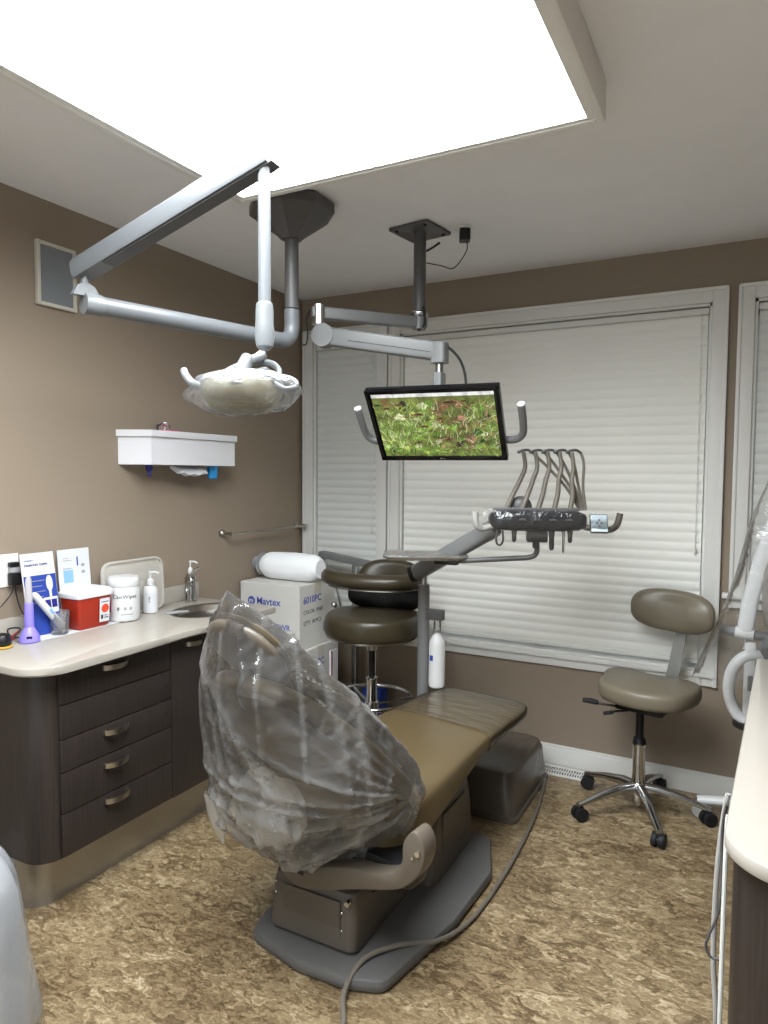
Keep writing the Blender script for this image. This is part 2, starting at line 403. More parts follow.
def window(n, w, cw, sill):
    x0, x1, z0, z1 = w
    root = emp('window_%d' % n, ((x0+x1)/2, 0, z0)); tag(root, kind='structure')
    b = B()                                                     # casing boards proud of the wall
    lo = z0-cw
    for a, c in (((x0-cw, -0.018, lo), (x0, 0.0, z1+cw)), ((x1, -0.018, lo), (x1+cw, 0.0, z1+cw)),
                 ((x0, -0.018, z1), (x1, 0.0, z1+cw)), ((x0, -0.018, lo), (x1, 0.0, z0))):
        box2(b, a, c, 0.004)
    for a, c in (((x0-cw-0.004, -0.026, lo), (x0-cw+0.012, -0.001, z1+cw)), ((x1+cw-0.012, -0.026, lo), (x1+cw+0.004, -0.001, z1+cw)),
                 ((x0-cw, -0.026, z1+cw-0.012), (x1+cw, -0.001, z1+cw+0.004))):
        box2(b, a, c, 0.003)
    put('window_casing', b, M['trim'], root, world=True)
    b = B()                                                     # jamb lining
    t = 0.012
    box2(b, (x0, 0, z0), (x0+t, T-0.01, z1)); box2(b, (x1-t, 0, z0), (x1, T-0.01, z1)); box2(b, (x0, 0, z1-t), (x1, T-0.01, z1))
    box2(b, (x0, -0.002, z0), (x1, T-0.01, z0+t), 0.002)
    put('window_jamb', b, M['trim'], root, world=True)
    b = B()                                                     # sash behind the shade
    y = 0.095; sw = 0.045
    box2(b, (x0+t, y, z0+t), (x0+t+sw, y+0.03, z1-t)); box2(b, (x1-t-sw, y, z0+t), (x1-t, y+0.03, z1-t))
    box2(b, (x0+t, y, z1-t-sw), (x1-t, y+0.03, z1-t)); box2(b, (x0+t, y, z0+t), (x1-t, y+0.03, z0+t+sw))
    if x1-x0 > 1: box2(b, ((x0+x1)/2-0.03, y, z0+t), ((x0+x1)/2+0.03, y+0.03, z1-t))
    put('window_frame', b, M['trim'], root, world=True)
    b = B(); box2(b, (x0+t, y+0.012, z0+t), (x1-t, y+0.018, z1-t)); put('window_pane', b, M['glass'], root, world=True)
    if sill:
        b = B(); box2(b, (x0-cw-0.03, -0.055, lo+0.045), (x1+cw+0.03, 0.0, lo+0.066), 0.005)
        box2(b, (x0-cw+0.005, -0.022, lo), (x1+cw-0.005, -0.001, lo+0.045), 0.004); put('window_sill', b, M['trim'], root, world=True)
    else:
        b = B(); box2(b, (x0-cw+0.004, -0.032, z0-0.02), (x1+cw-0.004, 0.02, z0+0.004), 0.004); put('window_sill', b, M['trim'], root, world=True)
    return root
window(1, WIN[0], 0.062, False); window(2, WIN[1], 0.062, False); window(3, WIN[2], 0.062, True)

def shade(w, m, label, gap=0.03, cord=0.9):
    x0, x1, z0, z1 = w; x0 += 0.0145; x1 -= 0.0145; yy = 0.03
    root = thing('cellular_shade', label, 'window shade', ((x0+x1)/2, yy, z0), group=None)
    top = z1-0.018; bot = z0+gap
    b = B(); box2(b, (x0, yy-0.022, top-0.028), (x1, yy+0.022, top), 0.004); put('headrail', b, M['trim'], root, world=True)
    b = B(); pitch = 0.045; n = max(2, int(round((top-0.028-bot-0.02)/pitch))); pitch = (top-0.028-bot-0.02)/n
    def side(sgn):
        pr = []
        for i in range(n):
            for k in range(8):
                t = k/8; pr.append((yy+sgn*(0.010+0.0055*abs(math.sin(PI*t))), bot+0.02+pitch*(i+t)))
        pr.append((yy+sgn*0.005, top-0.028)); return pr
    f, r = side(-1), side(1)
    ring = f+list(reversed(r))
    loft(b, [[Vector((x, p[0], p[1])) for p in ring] for x in (x0+0.003, x1-0.003)])
    put('pleated_fabric', b, m, root, world=True, sharp=0.9)
    b = B(); box2(b, (x0, yy-0.015, bot), (x1, yy+0.015, bot+0.02), 0.004); put('bottom_rail', b, M['trim'], root, world=True)
    b = B(); xc = x1-0.028
    tube(b, [(xc, yy-0.026, top-0.02), (xc, yy-0.027, (top+cord)/2), (xc, yy-0.026, cord)], 0.0016, 6)
    lathe(b, [(0.002, 0), (0.006, 0.004), (0.006, 0.03), (0.003, 0.045)], (xc, yy-0.026, cord-0.04), 12)
    put('lift_cord', b, M['trim'], root, world=True)
    return root
shade(WIN[0], M['blind_b'], 'narrow grey-white pleated shade in the corner window behind the boxes', cord=1.17)
shade(WIN[1], M['blind'], 'wide cream pleated shade covering the big middle window', cord=1.15)
shade(WIN[2], M['blind_b'], 'pleated shade in the right-hand window with a projecting sill', gap=0.02, cord=1.3)

b = B(); box2(b, (0.0, -0.014, 0), (XR, 0, 0.085), 0.003); box2(b, (0, -0.010, 0.08), (XR, 0, 0.103), 0.004); structure('baseboard_back', b, M['trim'])
b = B(); box2(b, (XR-0.014, YF, 0), (XR, -0.015, 0.103), 0.003); structure('baseboard_right', b, M['trim'])
b = B(); box2(b, (0, YF, 0), (0.014, -2.2, 0.103), 0.003); structure('baseboard_left', b, M['trim'])
# ceiling light box, lens 0.1 m below the ceiling
def light_box(x0, y0, x1, y1, label, m, drop=0.105):
    root = thing('ceiling_light_panel', label, 'ceiling light', ((x0+x1)/2, (y0+y1)/2, H-drop))
    z = H-drop; t = 0.022; b = B()
    box2(b, (x0, y0, z), (x0+t, y1, H-0.001), 0.003); box2(b, (x1-t, y0, z), (x1, y1, H-0.001), 0.003)
    box2(b, (x0+t, y1-t, z), (x1-t, y1, H-0.001), 0.003); box2(b, (x0+t, y0, z), (x1-t, y0+t, H-0.001), 0.003)
    put('housing', b, M['trim'], root, world=True)
    b = B(); w = 0.02
    zz = z+0.004
    box2(b, (x0+t, y0+t, zz), (x0+t+w, y1-t, zz+0.012)); box2(b, (x1-t-w, y0+t, zz), (x1-t, y1-t, zz+0.012))
    box2(b, (x0+t+w, y1-t-w*0.7, zz), (x1-t-w, y1-t, zz+0.012)); box2(b, (x0+t+w, y0+t, zz), (x1-t-w, y0+t+w, zz+0.012))
    put('lens_frame', b, M['trim'], root, world=True)
    b = B(); box2(b, (x0+t+w-0.003, y0+t+w-0.003, zz+0.003), (x1-t-w+0.003, y1-t-w*0.7+0.003, zz+0.008)); put('diffuser', b, m, root, world=True, smooth=False)
light_box(0.81, -3.55, 2.03, -1.54, 'large glowing white ceiling light box above the treatment chair', M['panel'])

# ------------------------------------------------------------ left cabinet run
CT = 0.86
cab = thing('base_cabinet', 'dark espresso wood base cabinet with rounded end and four drawers on the left', 'cabinet', (0.21, -1.5, 0))
FX = 0.43; Y0 = -2.085; Y1 = -0.95; ZB = 0.19
out = rpoly([(0.003, Y0+0.02), (FX-0.012, Y0+0.02), (FX-0.012, Y1), (0.003, Y1)], [0, 0.085, 0, 0], 10)
b = B(); prism(b, out, ZB, CT-0.028); put('body', b, M['wood'], cab, world=True)
kick = rpoly([(0.003, Y0+0.05), (0.335, Y0+0.05), (0.335, Y1), (0.003, Y1)], [0, 0.085, 0, 0], 10)
b = B(); prism(b, kick, 0.0, ZB); put('kick_plate', b, M['kick'], cab, world=True)
DY0, DY1 = -1.995, -1.507
def bow_handle(parent, y, z, m=M['nickel'], w=0.105):
    b = B(); n = 12; rings = []
    for i in range(n+1):
        t = i/n; yy = y-w/2+w*t; out_ = 0.004+0.024*math.sin(PI*t)**0.7
        rings.append([Vector((FX+0.001+out_+dx, yy, z+dz+0.0)) for dx, dz in ((-0.004, -0.009), (0.003, -0.009), (0.003, 0.009), (-0.004, 0.009))])
    loft(b, rings)
    for s in (-1, 1): box(b, (FX+0.004, y+s*(w/2-0.004), z), (0.012, 0.012, 0.018), 0.002)
    put('handle', b, m, parent, world=True)
zl = [0.84, 0.708, 0.593, 0.482, 0.343, 0.195]
zh = [0.793, None, 0.563, 0.446, 0.318]
for i in range(5):
    b = B(); box2(b, (FX-0.012, DY0+0.002, zl[i+1]+0.0018), (FX+0.002, DY1-0.002, zl[i]-0.0018 - (0.012 if i == 0 else 0)), 0.002)
    dr = put('drawer', b, M['wood'], cab, world=True)
    if zh[i]: bow_handle(dr, -1.775, zh[i])
b = B(); box2(b, (FX-0.012, DY1+0.002, ZB+0.004), (FX+0.002, Y1-0.002, 0.826), 0.002); dr = put('door', b, M['wood'], cab, world=True)
bow_handle(dr, -1.385, 0.79, w=0.085)

def slab(name, poly, z1, th, m, root, hole=None):
    b = B(); prism(b, poly, z1-th, z1, 0.006); return put(name, b, m, root, world=True)
top = thing('worktop', 'speckled cream worktop with backsplash over the left drawers', 'countertop', (0.24, -1.5, CT-0.028))
# worktop with an oval cut-out for the basin: outline ring joined to oval ring
def top_with_hole(poly, cx, cy, rx, ry, z0, z1):
    b = B(); n = 96
    def ray_out(a):
        d = Vector((math.cos(a), math.sin(a))); best = None; c = Vector((cx, cy)); m_ = len(poly)
        for i in range(m_):
            p, q = poly[i], poly[(i+1) % m_]; e = q-p; den = d.x*e.y-d.y*e.x
            if abs(den) < 1e-12: continue
            w = p-c; t = (w.x*e.y-w.y*e.x)/den; u = (w.x*d.y-w.y*d.x)/den
            if t > 0 and -1e-6 <= u <= 1+1e-6 and (best is None or t < best): best = t
        return c+d*best
    angs = sorted(set([2*PI*i/n for i in range(n)] + [math.atan2(p.y-cy, p.x-cx) % (2*PI) for p in poly]))
    O = [ray_out(a) for a in angs]; I = [Vector((cx+rx*math.cos(a), cy+ry*math.sin(a))) for a in angs]
    cen = Vector((sum(p.x for p in poly)/len(poly), sum(p.y for p in poly)/len(poly)))
    ins = lambda p, d: p-(p-cen).normalized()*d
    rings = [[Vector((p.x, p.y, z1)) for p in I], [Vector((*ins(p, 0.007), z1)) for p in O], [Vector((*ins(p, 0.002), z1-0.002)) for p in O],
             [Vector((*p, z1-0.008)) for p in O], [Vector((*p, z0+0.006)) for p in O], [Vector((*ins(p, 0.006), z0)) for p in O], [Vector((p.x, p.y, z0)) for p in I]]
    loft(b, rings, cap=False, closed=True); return b
SKX, SKY = 0.275, -1.135
tp = rpoly([(0.002, -2.125), (0.492, -2.125), (0.492, -0.905), (0.002, -0.905)], [0, 0.12, 0.02, 0], 10)
put('slab', top_with_hole(tp, SKX, SKY, 0.135, 0.17, CT-0.028, CT), M['counter'], top, world=True, sharp=0.5)
b = B(); box2(b, (0.002, -2.125, CT), (0.02, -0.91, CT+0.075), 0.004); put('backsplash', b, M['counter'], top, world=True)
b = B()
lathe(b, [(0.002, -0.120), (0.06, -0.118), (0.12, -0.10), (0.15, -0.05), (0.158, -0.002), (0.172, 0.003), (0.176, 0.001), (0.17, -0.004), (0.155, -0.055), (0.12, -0.11), (0.06, -0.128), (0.002, -0.13)], (0, 0, 0), 40, sx=0.8, sy=1.0)
sk = solo('sink_basin', b, M['steel'], (SKX, SKY, CT), 'round stainless steel basin set into the left worktop', 'sink')
fa = thing('faucet', 'chrome faucet with a curved spout behind the basin', 'faucet', (0.085, -1.03, CT))
b = B(); lathe(b, [(0.026, 0), (0.026, 0.008), (0.02, 0.014), (0.019, 0.09), (0.022, 0.1), (0.022, 0.125), (0.014, 0.135), (0.002, 0.137)], seg=24); put('body', b, M['chrome'], fa)
b = B(); tube(b, [(0.008, -0.008, 0.085), (0.03, -0.05, 0.10), (0.055, -0.085, 0.09), (0.065, -0.10, 0.07)], 0.010, 12); put('spout', b, M['chrome'], fa)
b = B(); tube(b, [(0, 0, 0.13), (0.0, 0.02, 0.15), (0.0, 0.05, 0.158)], lambda t: 0.008-0.003*t, 10); put('lever', b, M['chrome'], fa)

# ------------------------------------------------------------ things on the left worktop
def rbox_loft(b, w0, d0, w1, d1, z0, z1, e=0.25, n=32):
    """vertical tapering rounded box"""
    R = lambda w, d, z: [Vector((p[0], p[1], z)) for p in srect(w, d, n, e)]
    loft(b, [R(w0*0.94, d0*0.94, z0), R(w0, d0, z0+0.006), R(w1, d1, z1)])
sh = thing('sharps_container', 'red sharps container with white lid and paper label on the worktop', 'sharps container', (0.092, -1.618, CT+0.0022))
b = B(); rbox_loft(b, 0.050, 0.072, 0.058, 0.08, 0, 0.128, 0.22); put('bin', b, M['red'], sh)
b = B()
R = lambda w, d, z: [Vector((p[0], p[1], z)) for p in srect(w, d, 32, 0.22)]
loft(b, [R(0.062, 0.084, 0.122), R(0.064, 0.086, 0.126), R(0.064, 0.086, 0.14), R(0.056, 0.076, 0.152), R(0.05, 0.07, 0.154)])
put('lid', b, M['offwhite'], sh)
b = B(); box2(b, (0.0560, 0.014, 0.022), (0.0575, 0.060, 0.115), 0)
for a, c in (((0.0576, 0.020, 0.034), (0.0581, 0.03, 0.05)), ((0.0576, 0.036, 0.036), (0.0581, 0.054, 0.04)), ((0.0576, 0.036, 0.045), (0.0581, 0.05, 0.048)), ((0.0576, 0.02, 0.1), (0.0581, 0.054, 0.103))): box2(b, a, c, mi=1)
lathe(b, [(0.001, 0), (0.017, 0), (0.017, 0.0006), (0.001, 0.0006)], (0.0577, 0.039, 0.075), 20, ax=Matrix.Rotation(PI/2, 3, 'Y').to_3x3(), mi=2)
lb = put('label', b, [M['paper'], M['ink'], M['orange']], sh); lb.rotation_euler = (0, math.radians(3), 0)

cv = thing('wipes_canister', 'white disinfectant wipes canister with a magenta label edge', 'canister', (0.118, -1.455, CT+0.001))
b = B(); lathe(b, [(0.05, 0), (0.059, 0.004), (0.061, 0.012), (0.061, 0.138), (0.058, 0.144)], seg=40); put('tub', b, M['white'], cv)
b = B(); lathe(b, [(0.061, 0.142), (0.063, 0.146), (0.063, 0.172), (0.058, 0.181), (0.044, 0.184), (0.002, 0.184)], seg=40); put('lid', b, M['white'], cv)
def wrap_text(s, size, r, z, a0, m, mi=0):
    """lettering bent round a vertical cylinder, starting at angle a0"""
    t = text_bm(s, size, Matrix.Identity(4), mi)
    for v in t.verts:
        a = a0 + v.co.x/r; zz = v.co.z; rr = r+0.0006+zz
        v.co = Vector((math.cos(a)*rr, math.sin(a)*rr, z+v.co.y))
    return t
a_cam = math.atan2(-3.447+1.442, 2.393-0.10)
put('lettering', wrap_text('CaviWipes', 0.0225, 0.061, 0.097, a_cam-0.75, None), M['ink'], cv, smooth=False)
def arc_patch(r, a0, a1, z0, z1):
    b = B(); n = 10; ri = []
    for i in range(n+1):
        a = a0+(a1-a0)*i/n
        ri.append([Vector((math.cos(a)*q, math.sin(a)*q, z)) for q, z in ((r+0.0002, z0), (r+0.0009, z0), (r+0.0009, z1), (r+0.0002, z1))])
    loft(b, ri); return b
put('label_edge', arc_patch(0.061, a_cam-1.45, a_cam-0.95, 0.04, 0.115), M['magenta'], cv)
b = arc_patch(0.061, a_cam-0.45, a_cam-0.3, 0.05, 0.062)
for k in (0.0, 0.45, 0.8): merge(b, arc_patch(0.061, a_cam-0.45+k, a_cam-0.3+k, 0.05, 0.062))
merge(b, arc_patch(0.061, a_cam-0.2, a_cam+0.6, 0.03, 0.033))
put('label_icons', b, M['grey_ink'], cv)

def pump_bottle(name, label, loc, r, h, m, pumpmat, group=None, rotz=0.0, mark=True):
    t = thing(name, label, 'bottle', loc, rotz, group)
    b = B(); lathe(b, [(r*0.9, 0), (r, 0.004), (r, h*0.86), (r*0.8, h*0.95), (r*0.35, h), (r*0.33, h+0.006)], seg=32); put('bottle_body', b, m, t)
    b = B(); lathe(b, [(r*0.45, h), (r*0.48, h+0.004), (r*0.48, h+0.02), (r*0.3, h+0.028), (r*0.12, h+0.03), (r*0.12, h+0.05), (r*0.25, h+0.052), (r*0.25, h+0.06), (r*0.05, h+0.062)], seg=20)
    tube(b, [(0, 0, h+0.055), (0.02, 0.0, h+0.057), (0.036, 0, h+0.05)], 0.0042, 8); put('pump', b, pumpmat, t)
    if mark:
        a = math.atan2(-3.447-loc[1], 2.393-loc[0])-rotz
        b = arc_patch(r, a-0.8, a+0.8, 0.012, h*0.74); g = B()
        merge(g, arc_patch(r+0.001, a-0.25, a-0.05, h*0.5, h*0.62)); merge(g, arc_patch(r+0.001, a-0.25, a-0.08, h*0.40, h*0.48))
        for f in g.faces: f.material_index = 1
        merge(b, g); put('label', b, [M['paper'], M['grey_ink']], t)
    return t
pump_bottle('soap_bottle', 'white pump soap bottle beside the wipes canister', (0.10, -1.295, CT+0.001), 0.031, 0.12, M['white'], M['white'], rotz=math.radians(45))
pump_bottle('sanitizer_bottle', 'clear bottle with white pump standing against the backsplash behind the faucet', (0.045, -0.995, CT+0.001), 0.022, 0.13, M['clear'], M['white'], rotz=math.radians(20), mark=False)

# rounded tray leaning on the wall
b = B(); poly = rpoly([(0, 0), (0.33, 0), (0.33, 0.235), (0, 0.235)], 0.045, 8)
prism(b, poly, 0, 0.006, 0.002)
inn = rpoly([(0.008, 0.008), (0.322, 0.008), (0.322, 0.227), (0.008, 0.227)], 0.038, 8)
n = len(poly)
loft(b, [[Vector((p.x, p.y, 0.004)) for p in poly], [Vector((p.x, p.y, 0.016)) for p in poly], [Vector((p.x, p.y, 0.016)) for p in inn], [Vector((p.x, p.y, 0.004)) for p in inn]], cap=False, closed=True)
b.transform(basis((0, -0.165, 0), (0, 1, 0), (-0.05, 0, 1)))
M['tray'] = mat('frosted_tray', (214, 210, 202), 0.3, alpha=0.5)
solo('instrument_tray', b, M['tray'], (0.053, -1.345, CT+0.002), 'rounded translucent tray leaning upright on the wall behind the soap', 'tray')

# leaflets, mat: the printing belongs to the card's own mesh
CARD_MATS = [M['paper'], M['blue'], M['navy'], M['lightblue'], M['grey_ink']]
def board(name, label, x, y0, y1, z0, z1, lean, deco):
    """thin card leaning on the wall; lean = top offset towards the wall; deco: (x0, y0, x1, y1, level, material)"""
    w = y1-y0; h = z1-z0; mt = basis((0, -w/2, 0), (0, 1, 0), (-lean, 0, h)); c = B(); box2(c, (0, 0, 0), (w, h, 0.002), 0)
    for x0, ya, x1, yb, lv, mi in deco(w, h): box2(c, (x0, ya, 0.002+0.0005*lv), (x1, yb, 0.0026+0.0005*lv), mi=mi)
    return c, mt, w, h
def leaf1(w, h):
    L_ = [(0.004, 0.004, w-0.001, h*0.73, 0, 1)]
    for i in range(5): L_.append((0.02, h*(0.66-0.065*i), 0.085-0.01*(i % 2), h*(0.668-0.065*i), 1.6, 4))
    L_ += [(w-0.035, h*0.3, w-0.025, h*0.55, 1.5, 0), (w-0.062, h*0.26, w-0.004, h*0.45, 1.4, 0), (w-0.056, h*0.32, w-0.034, h*0.42, 2.6, 2), (w-0.03, h*0.32, w-0.008, h*0.42, 2.6, 2), (w-0.05, 0.0045, w-0.002, h*0.03, 2.6, 0)]
    return L_
c, mt, w, h = board('toothbrush_leaflet', '', 0, 0, 0.135, 0, 0.31, 0.05, leaf1)
g = B(); ellip(g, (w-0.03, h*0.62, 0.003), (0.014, 0.03, 0.001)); merge(c, g)
merge(c, text_bm('sonicare', 0.011, Matrix.Translation((0.012, h*0.905, 0.0026)), mi=1)); merge(c, text_bm('DIAMOND CLEAN', 0.0115, Matrix.Translation((0.012, h*0.845, 0.0026)), mi=2, bold=True))
c.transform(mt)
tag(put('toothbrush_leaflet', c, CARD_MATS, None, smooth=False), 'tall blue and white toothbrush leaflet standing behind the purple wand', 'leaflet').location = (0.095, -1.797, CT+0.0022)
def leaf2(w, h): return [(0.022, h*0.42, 0.065, h*0.64, 0, 3), (0.022, h*0.66, 0.06, h*0.675, 0, 4), (0.022, h*0.80, 0.062, h*0.812, 0, 4), (0.022, h*0.84, 0.05, h*0.85, 0, 4), (0.085, h*0.7, 0.091, h*0.86, 0, 1), (0.105, h*0.56, 0.12, h*0.61, 0, 4), (0.105, h*0.68, 0.12, h*0.73, 0, 4)]
c, mt, w, h = board('instruction_card', '', 0, 0, 0.145, 0, 0.229, 0.02, leaf2)
c.transform(mt)
tag(put('instruction_card', c, CARD_MATS, None, smooth=False), 'white instruction card with pale blue square behind the sharps container', 'leaflet').location = (0.030, -1.612, CT+0.076)
b = B(); prism(b, [Vector((0, 0)), Vector((0.125, 0)), Vector((0.125, 0.36)), Vector((0, 0.36))], 0, 0.0012); solo('paper_mat', b, M['paper'], (0.021, -1.855, CT+0.0005), 'white sheet of paper under the sharps container and the glass', 'paper', smooth=False)

# glass with electric toothbrush handle
gl = thing('drinking_glass', 'clear glass tumbler beside the red sharps container', 'glass', (0.115, -1.755, CT+0.002))
b = B(); lathe(b, [(0.002, 0), (0.028, 0), (0.03, 0.004), (0.036, 0.085), (0.0345, 0.085), (0.028, 0.018), (0.002, 0.016)], seg=32)
put('tumbler', b, M['tumbler'], gl)
tb = thing('electric_toothbrush', 'white electric toothbrush handle leaning in the glass tumbler', 'toothbrush', (0.115, -1.75, CT+0.022))
b = B(); tube(b, [(0.0, 0.01, 0.004), (0.0, -0.03, 0.05), (-0.003, -0.085, 0.12), (-0.005, -0.108, 0.15)], lambda t: 0.0145-0.003*t if t < 0.85 else 0.012-0.055*(t-0.85), 16); put('handle_body', b, M['white'], tb)
b = B(); box(b, (0.014, -0.045, 0.075), (0.003, 0.01, 0.022), 0.001, rot=Matrix.Rotation(math.radians(35), 4, 'X')); put('button', b, M['lightblue'], tb)

wd = thing('curing_light', 'purple wand with clear tip on a round lavender base at the worktop end', 'dental tool', (0.125, -1.885, CT+0.001))
b = B(); lathe(b, [(0.034, 0), (0.036, 0.004), (0.034, 0.018), (0.026, 0.036), (0.018, 0.05), (0.015, 0.056)], seg=32); put('charging_base', b, M['lav'], wd)
b = B(); lathe(b, [(0.0155, 0.052), (0.0165, 0.06), (0.0145, 0.14), (0.0135, 0.142)], seg=24); put('wand', b, M['lav'], wd)
b = B(); lathe(b, [(0.0135, 0.142), (0.0125, 0.17), (0.0105, 0.225), (0.006, 0.235), (0.002, 0.236)], seg=24); put('clear_tip', b, M['tray'], wd)
b = B(); a = math.atan2(-1.6, 2.24); box(b, (0.031*math.cos(a), 0.031*math.sin(a), 0.02), (0.006, 0.018, 0.01), 0.002, rot=a); put('switch', b, M['gloss_black'], wd)

# wall outlet + chargers + clutter
ou = thing('wall_outlet', 'white wall outlet plate above the worktop at the far left', 'outlet', (0, -1.878, 1.05))
b = B(); box2(b, (0.0005, -0.037, 0), (0.007, 0.037, 0.12), 0.003); put('cover_plate', b, M['socket'], ou)
b = B()
for z in (0.035, 0.083): prism(b, rpoly([(-0.017, z-0.014), (0.017, z-0.014), (0.017, z+0.014), (-0.017, z+0.014)], 0.008, 4), 0.007, 0.0085, mt=Matrix(((0, 0, 1, 0), (1, 0, 0, 0), (0, 1, 0, 0), (0, 0, 0, 1))))
put('receptacle', b, M['white'], ou)
ch = thing('plug_adapter', 'black charger plugged into the left wall outlet', 'plug', (0.0085, -1.868, 1.055))
b = B(); box2(b, (0, -0.02, 0), (0.03, 0.02, 0.045), 0.006); put('adapter_body', b, M['black'], ch)
b = B(); box2(b, (0.002, -0.019, 0.046), (0.024, 0.017, 0.066), 0.005); put('upper_plug', b, M['grey_ink'], ch)
b = B(); box2(b, (0, -0.018, 0.067), (0.02, 0.018, 0.085), 0.005); put('top_plug', b, M['black'], ch)
b = B(); tube(b, [(0.015, 0.0, 0.0), (0.02, 0.002, -0.04), (0.03, 0.015, -0.1), (0.055, 0.05, -0.165), (0.08, 0.03, -0.185)], 0.0022, 6)
tube(b, [(0.015, -0.005, 0.0), (0.02, -0.02, -0.03), (0.03, -0.07, -0.07), (0.04, -0.13, -0.09)], 0.0022, 6); put('cords', b, M['cable'], ch)
cl = thing('charger', 'black round charger with a coiled cord at the left end of the worktop', 'charger', (0.12, -1.985, CT+0.001))
b = B(); lathe(b, [(0.026, 0.006), (0.03, 0.012), (0.03, 0.03), (0.022, 0.045), (0.01, 0.05), (0.002, 0.05)], (0, 0, 0), 24); put('charger_body', b, M['black'], cl)
b = B(); lathe(b, [(0.03, 0), (0.034, 0.002), (0.034, 0.006), (0.026, 0.008), (0.002, 0.008)], seg=24); put('base_ring', b, M['yellow'], cl)
b = B(); tube(b, [(-0.02, 0.02, 0.01), (-0.01, 0.06, 0.03), (-0.02, 0.08, 0.05), (-0.04, 0.05, 0.05), (-0.06, 0.07, 0.02), (-0.03, 0.09, 0.012)], 0.003, 8); put('cord', b, M['cable'], cl)
b = B(); tube(b, [(0, 0, 0.004), (0.0, 0.02, 0.016), (0.006, 0.04, 0.03)], 0.004, 8); tube(b, [(0.01, 0.005, 0.003), (0.0, 0.03, 0.006)], 0.003, 8)
solo('red_clip', b, M['red'], (0.065, -1.925, CT+0.005), 'small red clip lying behind the purple wand', 'clip')
b = B(); prism(b, rpoly([(-0.05, -0.025), (0.05, -0.025), (0.05, 0.025), (-0.05, 0.025)], 0.012, 5), 0, 0.004, 0.001); solo('silver_tray_strip', b, M['milky'], (0.20, -1.24, CT+0.001), 'small flat clear plastic sheet on the worktop in front of the soap', 'sheet', rotz=math.radians(70))

# ------------------------------------------------------------ left wall: speaker, white dispenser box, towel bar
sp = thing('wall_speaker', 'rectangular grey grille speaker in a cream frame high on the left wall', 'speaker', (0, -1.662, 2.10))
b = B(); w, h, t = 0.085, 0.24, 0.014
box2(b, (0.0005, -w, 0), (0.02, -w+t, h), 0.003); box2(b, (0.0005, w-t, 0), (0.02, w, h), 0.003); box2(b, (0.0005, -w+t, h-t), (0.02, w-t, h), 0.003); box2(b, (0.0005, -w+t, 0), (0.02, w-t, t), 0.003)
put('frame', b, M['frame_cream'], sp)
b = B(); box2(b, (0.0008, -w+t, t), (0.014, w-t, h-t)); put('grille', b, M['grille'], sp)

wb = thing('glove_dispenser', 'white wall-mounted dispenser shelf with an angled end', 'wall shelf', (0, -1.08, 1.505))
poly = [Vector((0.0005, -0.292)), Vector((0.135, -0.232)), Vector((0.135, 0.305)), Vector((0.0005, 0.305))]
b = B(); prism(b, poly, 0.0, 0.118); put('case', b, M['offwhite'], wb, smooth=False)
poly = [Vector((0.0005, -0.302)), Vector((0.145, -0.238)), Vector((0.145, 0.312)), Vector((0.0005, 0.312))]
b = B(); prism(b, poly, 0.119, 0.148, 0.002); put('lid', b, M['offwhite'], wb)
b = B(); tube(b, [(0.075, -0.06, -0.004), (0.09, 0.0, -0.03), (0.08, 0.07, -0.026), (0.085, 0.1, -0.004)], 0.012, 10); 
c = B(); rr = []
for i in range(13):
    t = i/12; y = -0.07+0.17*t; dz = -0.032-0.01*math.sin(t*PI)+0.004*math.sin(t*17); rr.append([Vector((0.05+0.004*math.sin(t*9), y, 0.0)), Vector((0.095, y+0.01, dz*0.4)), Vector((0.11, y+0.012, dz)), Vector((0.085, y+0.01, dz-0.006)), Vector((0.045, y, -0.012))])
loft(c, rr); b.free()
o = solo('paper_towel', c, M['paper'], (0, -1.05, 1.503), 'white paper towel hanging from under the white wall shelf', 'paper towel')
b = B(); lathe(b, [(0.016, -0.062), (0.022, -0.058), (0.027, 0.0)], seg=20); solo('blue_cup', b, M['teal'], (0.09, -0.885, 1.503), 'blue cup hanging under the right end of the white wall shelf', 'cup')
b = B(); lathe(b, [(0.005, -0.05), (0.009, -0.045), (0.007, -0.03), (0.015, -0.02), (0.016, 0)], seg=16); solo('navy_nozzle', b, M['navy'], (0.07, -1.265, 1.504), 'small dark blue nozzle under the left end of the white wall shelf', 'nozzle')
b = B(); box2(b, (-0.03, -0.05, 0), (0.03, 0.05, 0.006), 0.002); solo('pink_packet', b, M['pink'], (0.07, -1.16, 1.6535), 'flat hot pink packet on top of the white wall shelf', 'packet')
b = B(); lathe(b, [(0.03, 0), (0.036, 0.02), (0.02, 0.035), (0.002, 0.04)], seg=20, sx=0.7); solo('clear_pouch', b, M['clear'], (0.06, -1.17, 1.66), 'clear plastic pouch standing on the pink packet', 'pouch')

tr = thing('towel_bar', 'satin metal towel bar on the left wall near the corner', 'towel bar', (0, -0.385, 1.16))
for y in (-0.335, 0.32):
    b = B(); R90 = Matrix.Rotation(PI/2, 3, 'Y'); lathe(b, [(0.022, 0.0005), (0.022, 0.006), (0.013, 0.012), (0.009, 0.02), (0.009, 0.06), (0.011, 0.065), (0.011, 0.075), (0.002, 0.077)], (0, y, 0), 20, ax=R90); put('bracket', b, M['nickel'], tr)
b = B(); cyl(b, (0.066, -0.335, 0), (0.066, 0.32, 0), 0.0055, seg=14); put('bar', b, M['nickel'], tr)

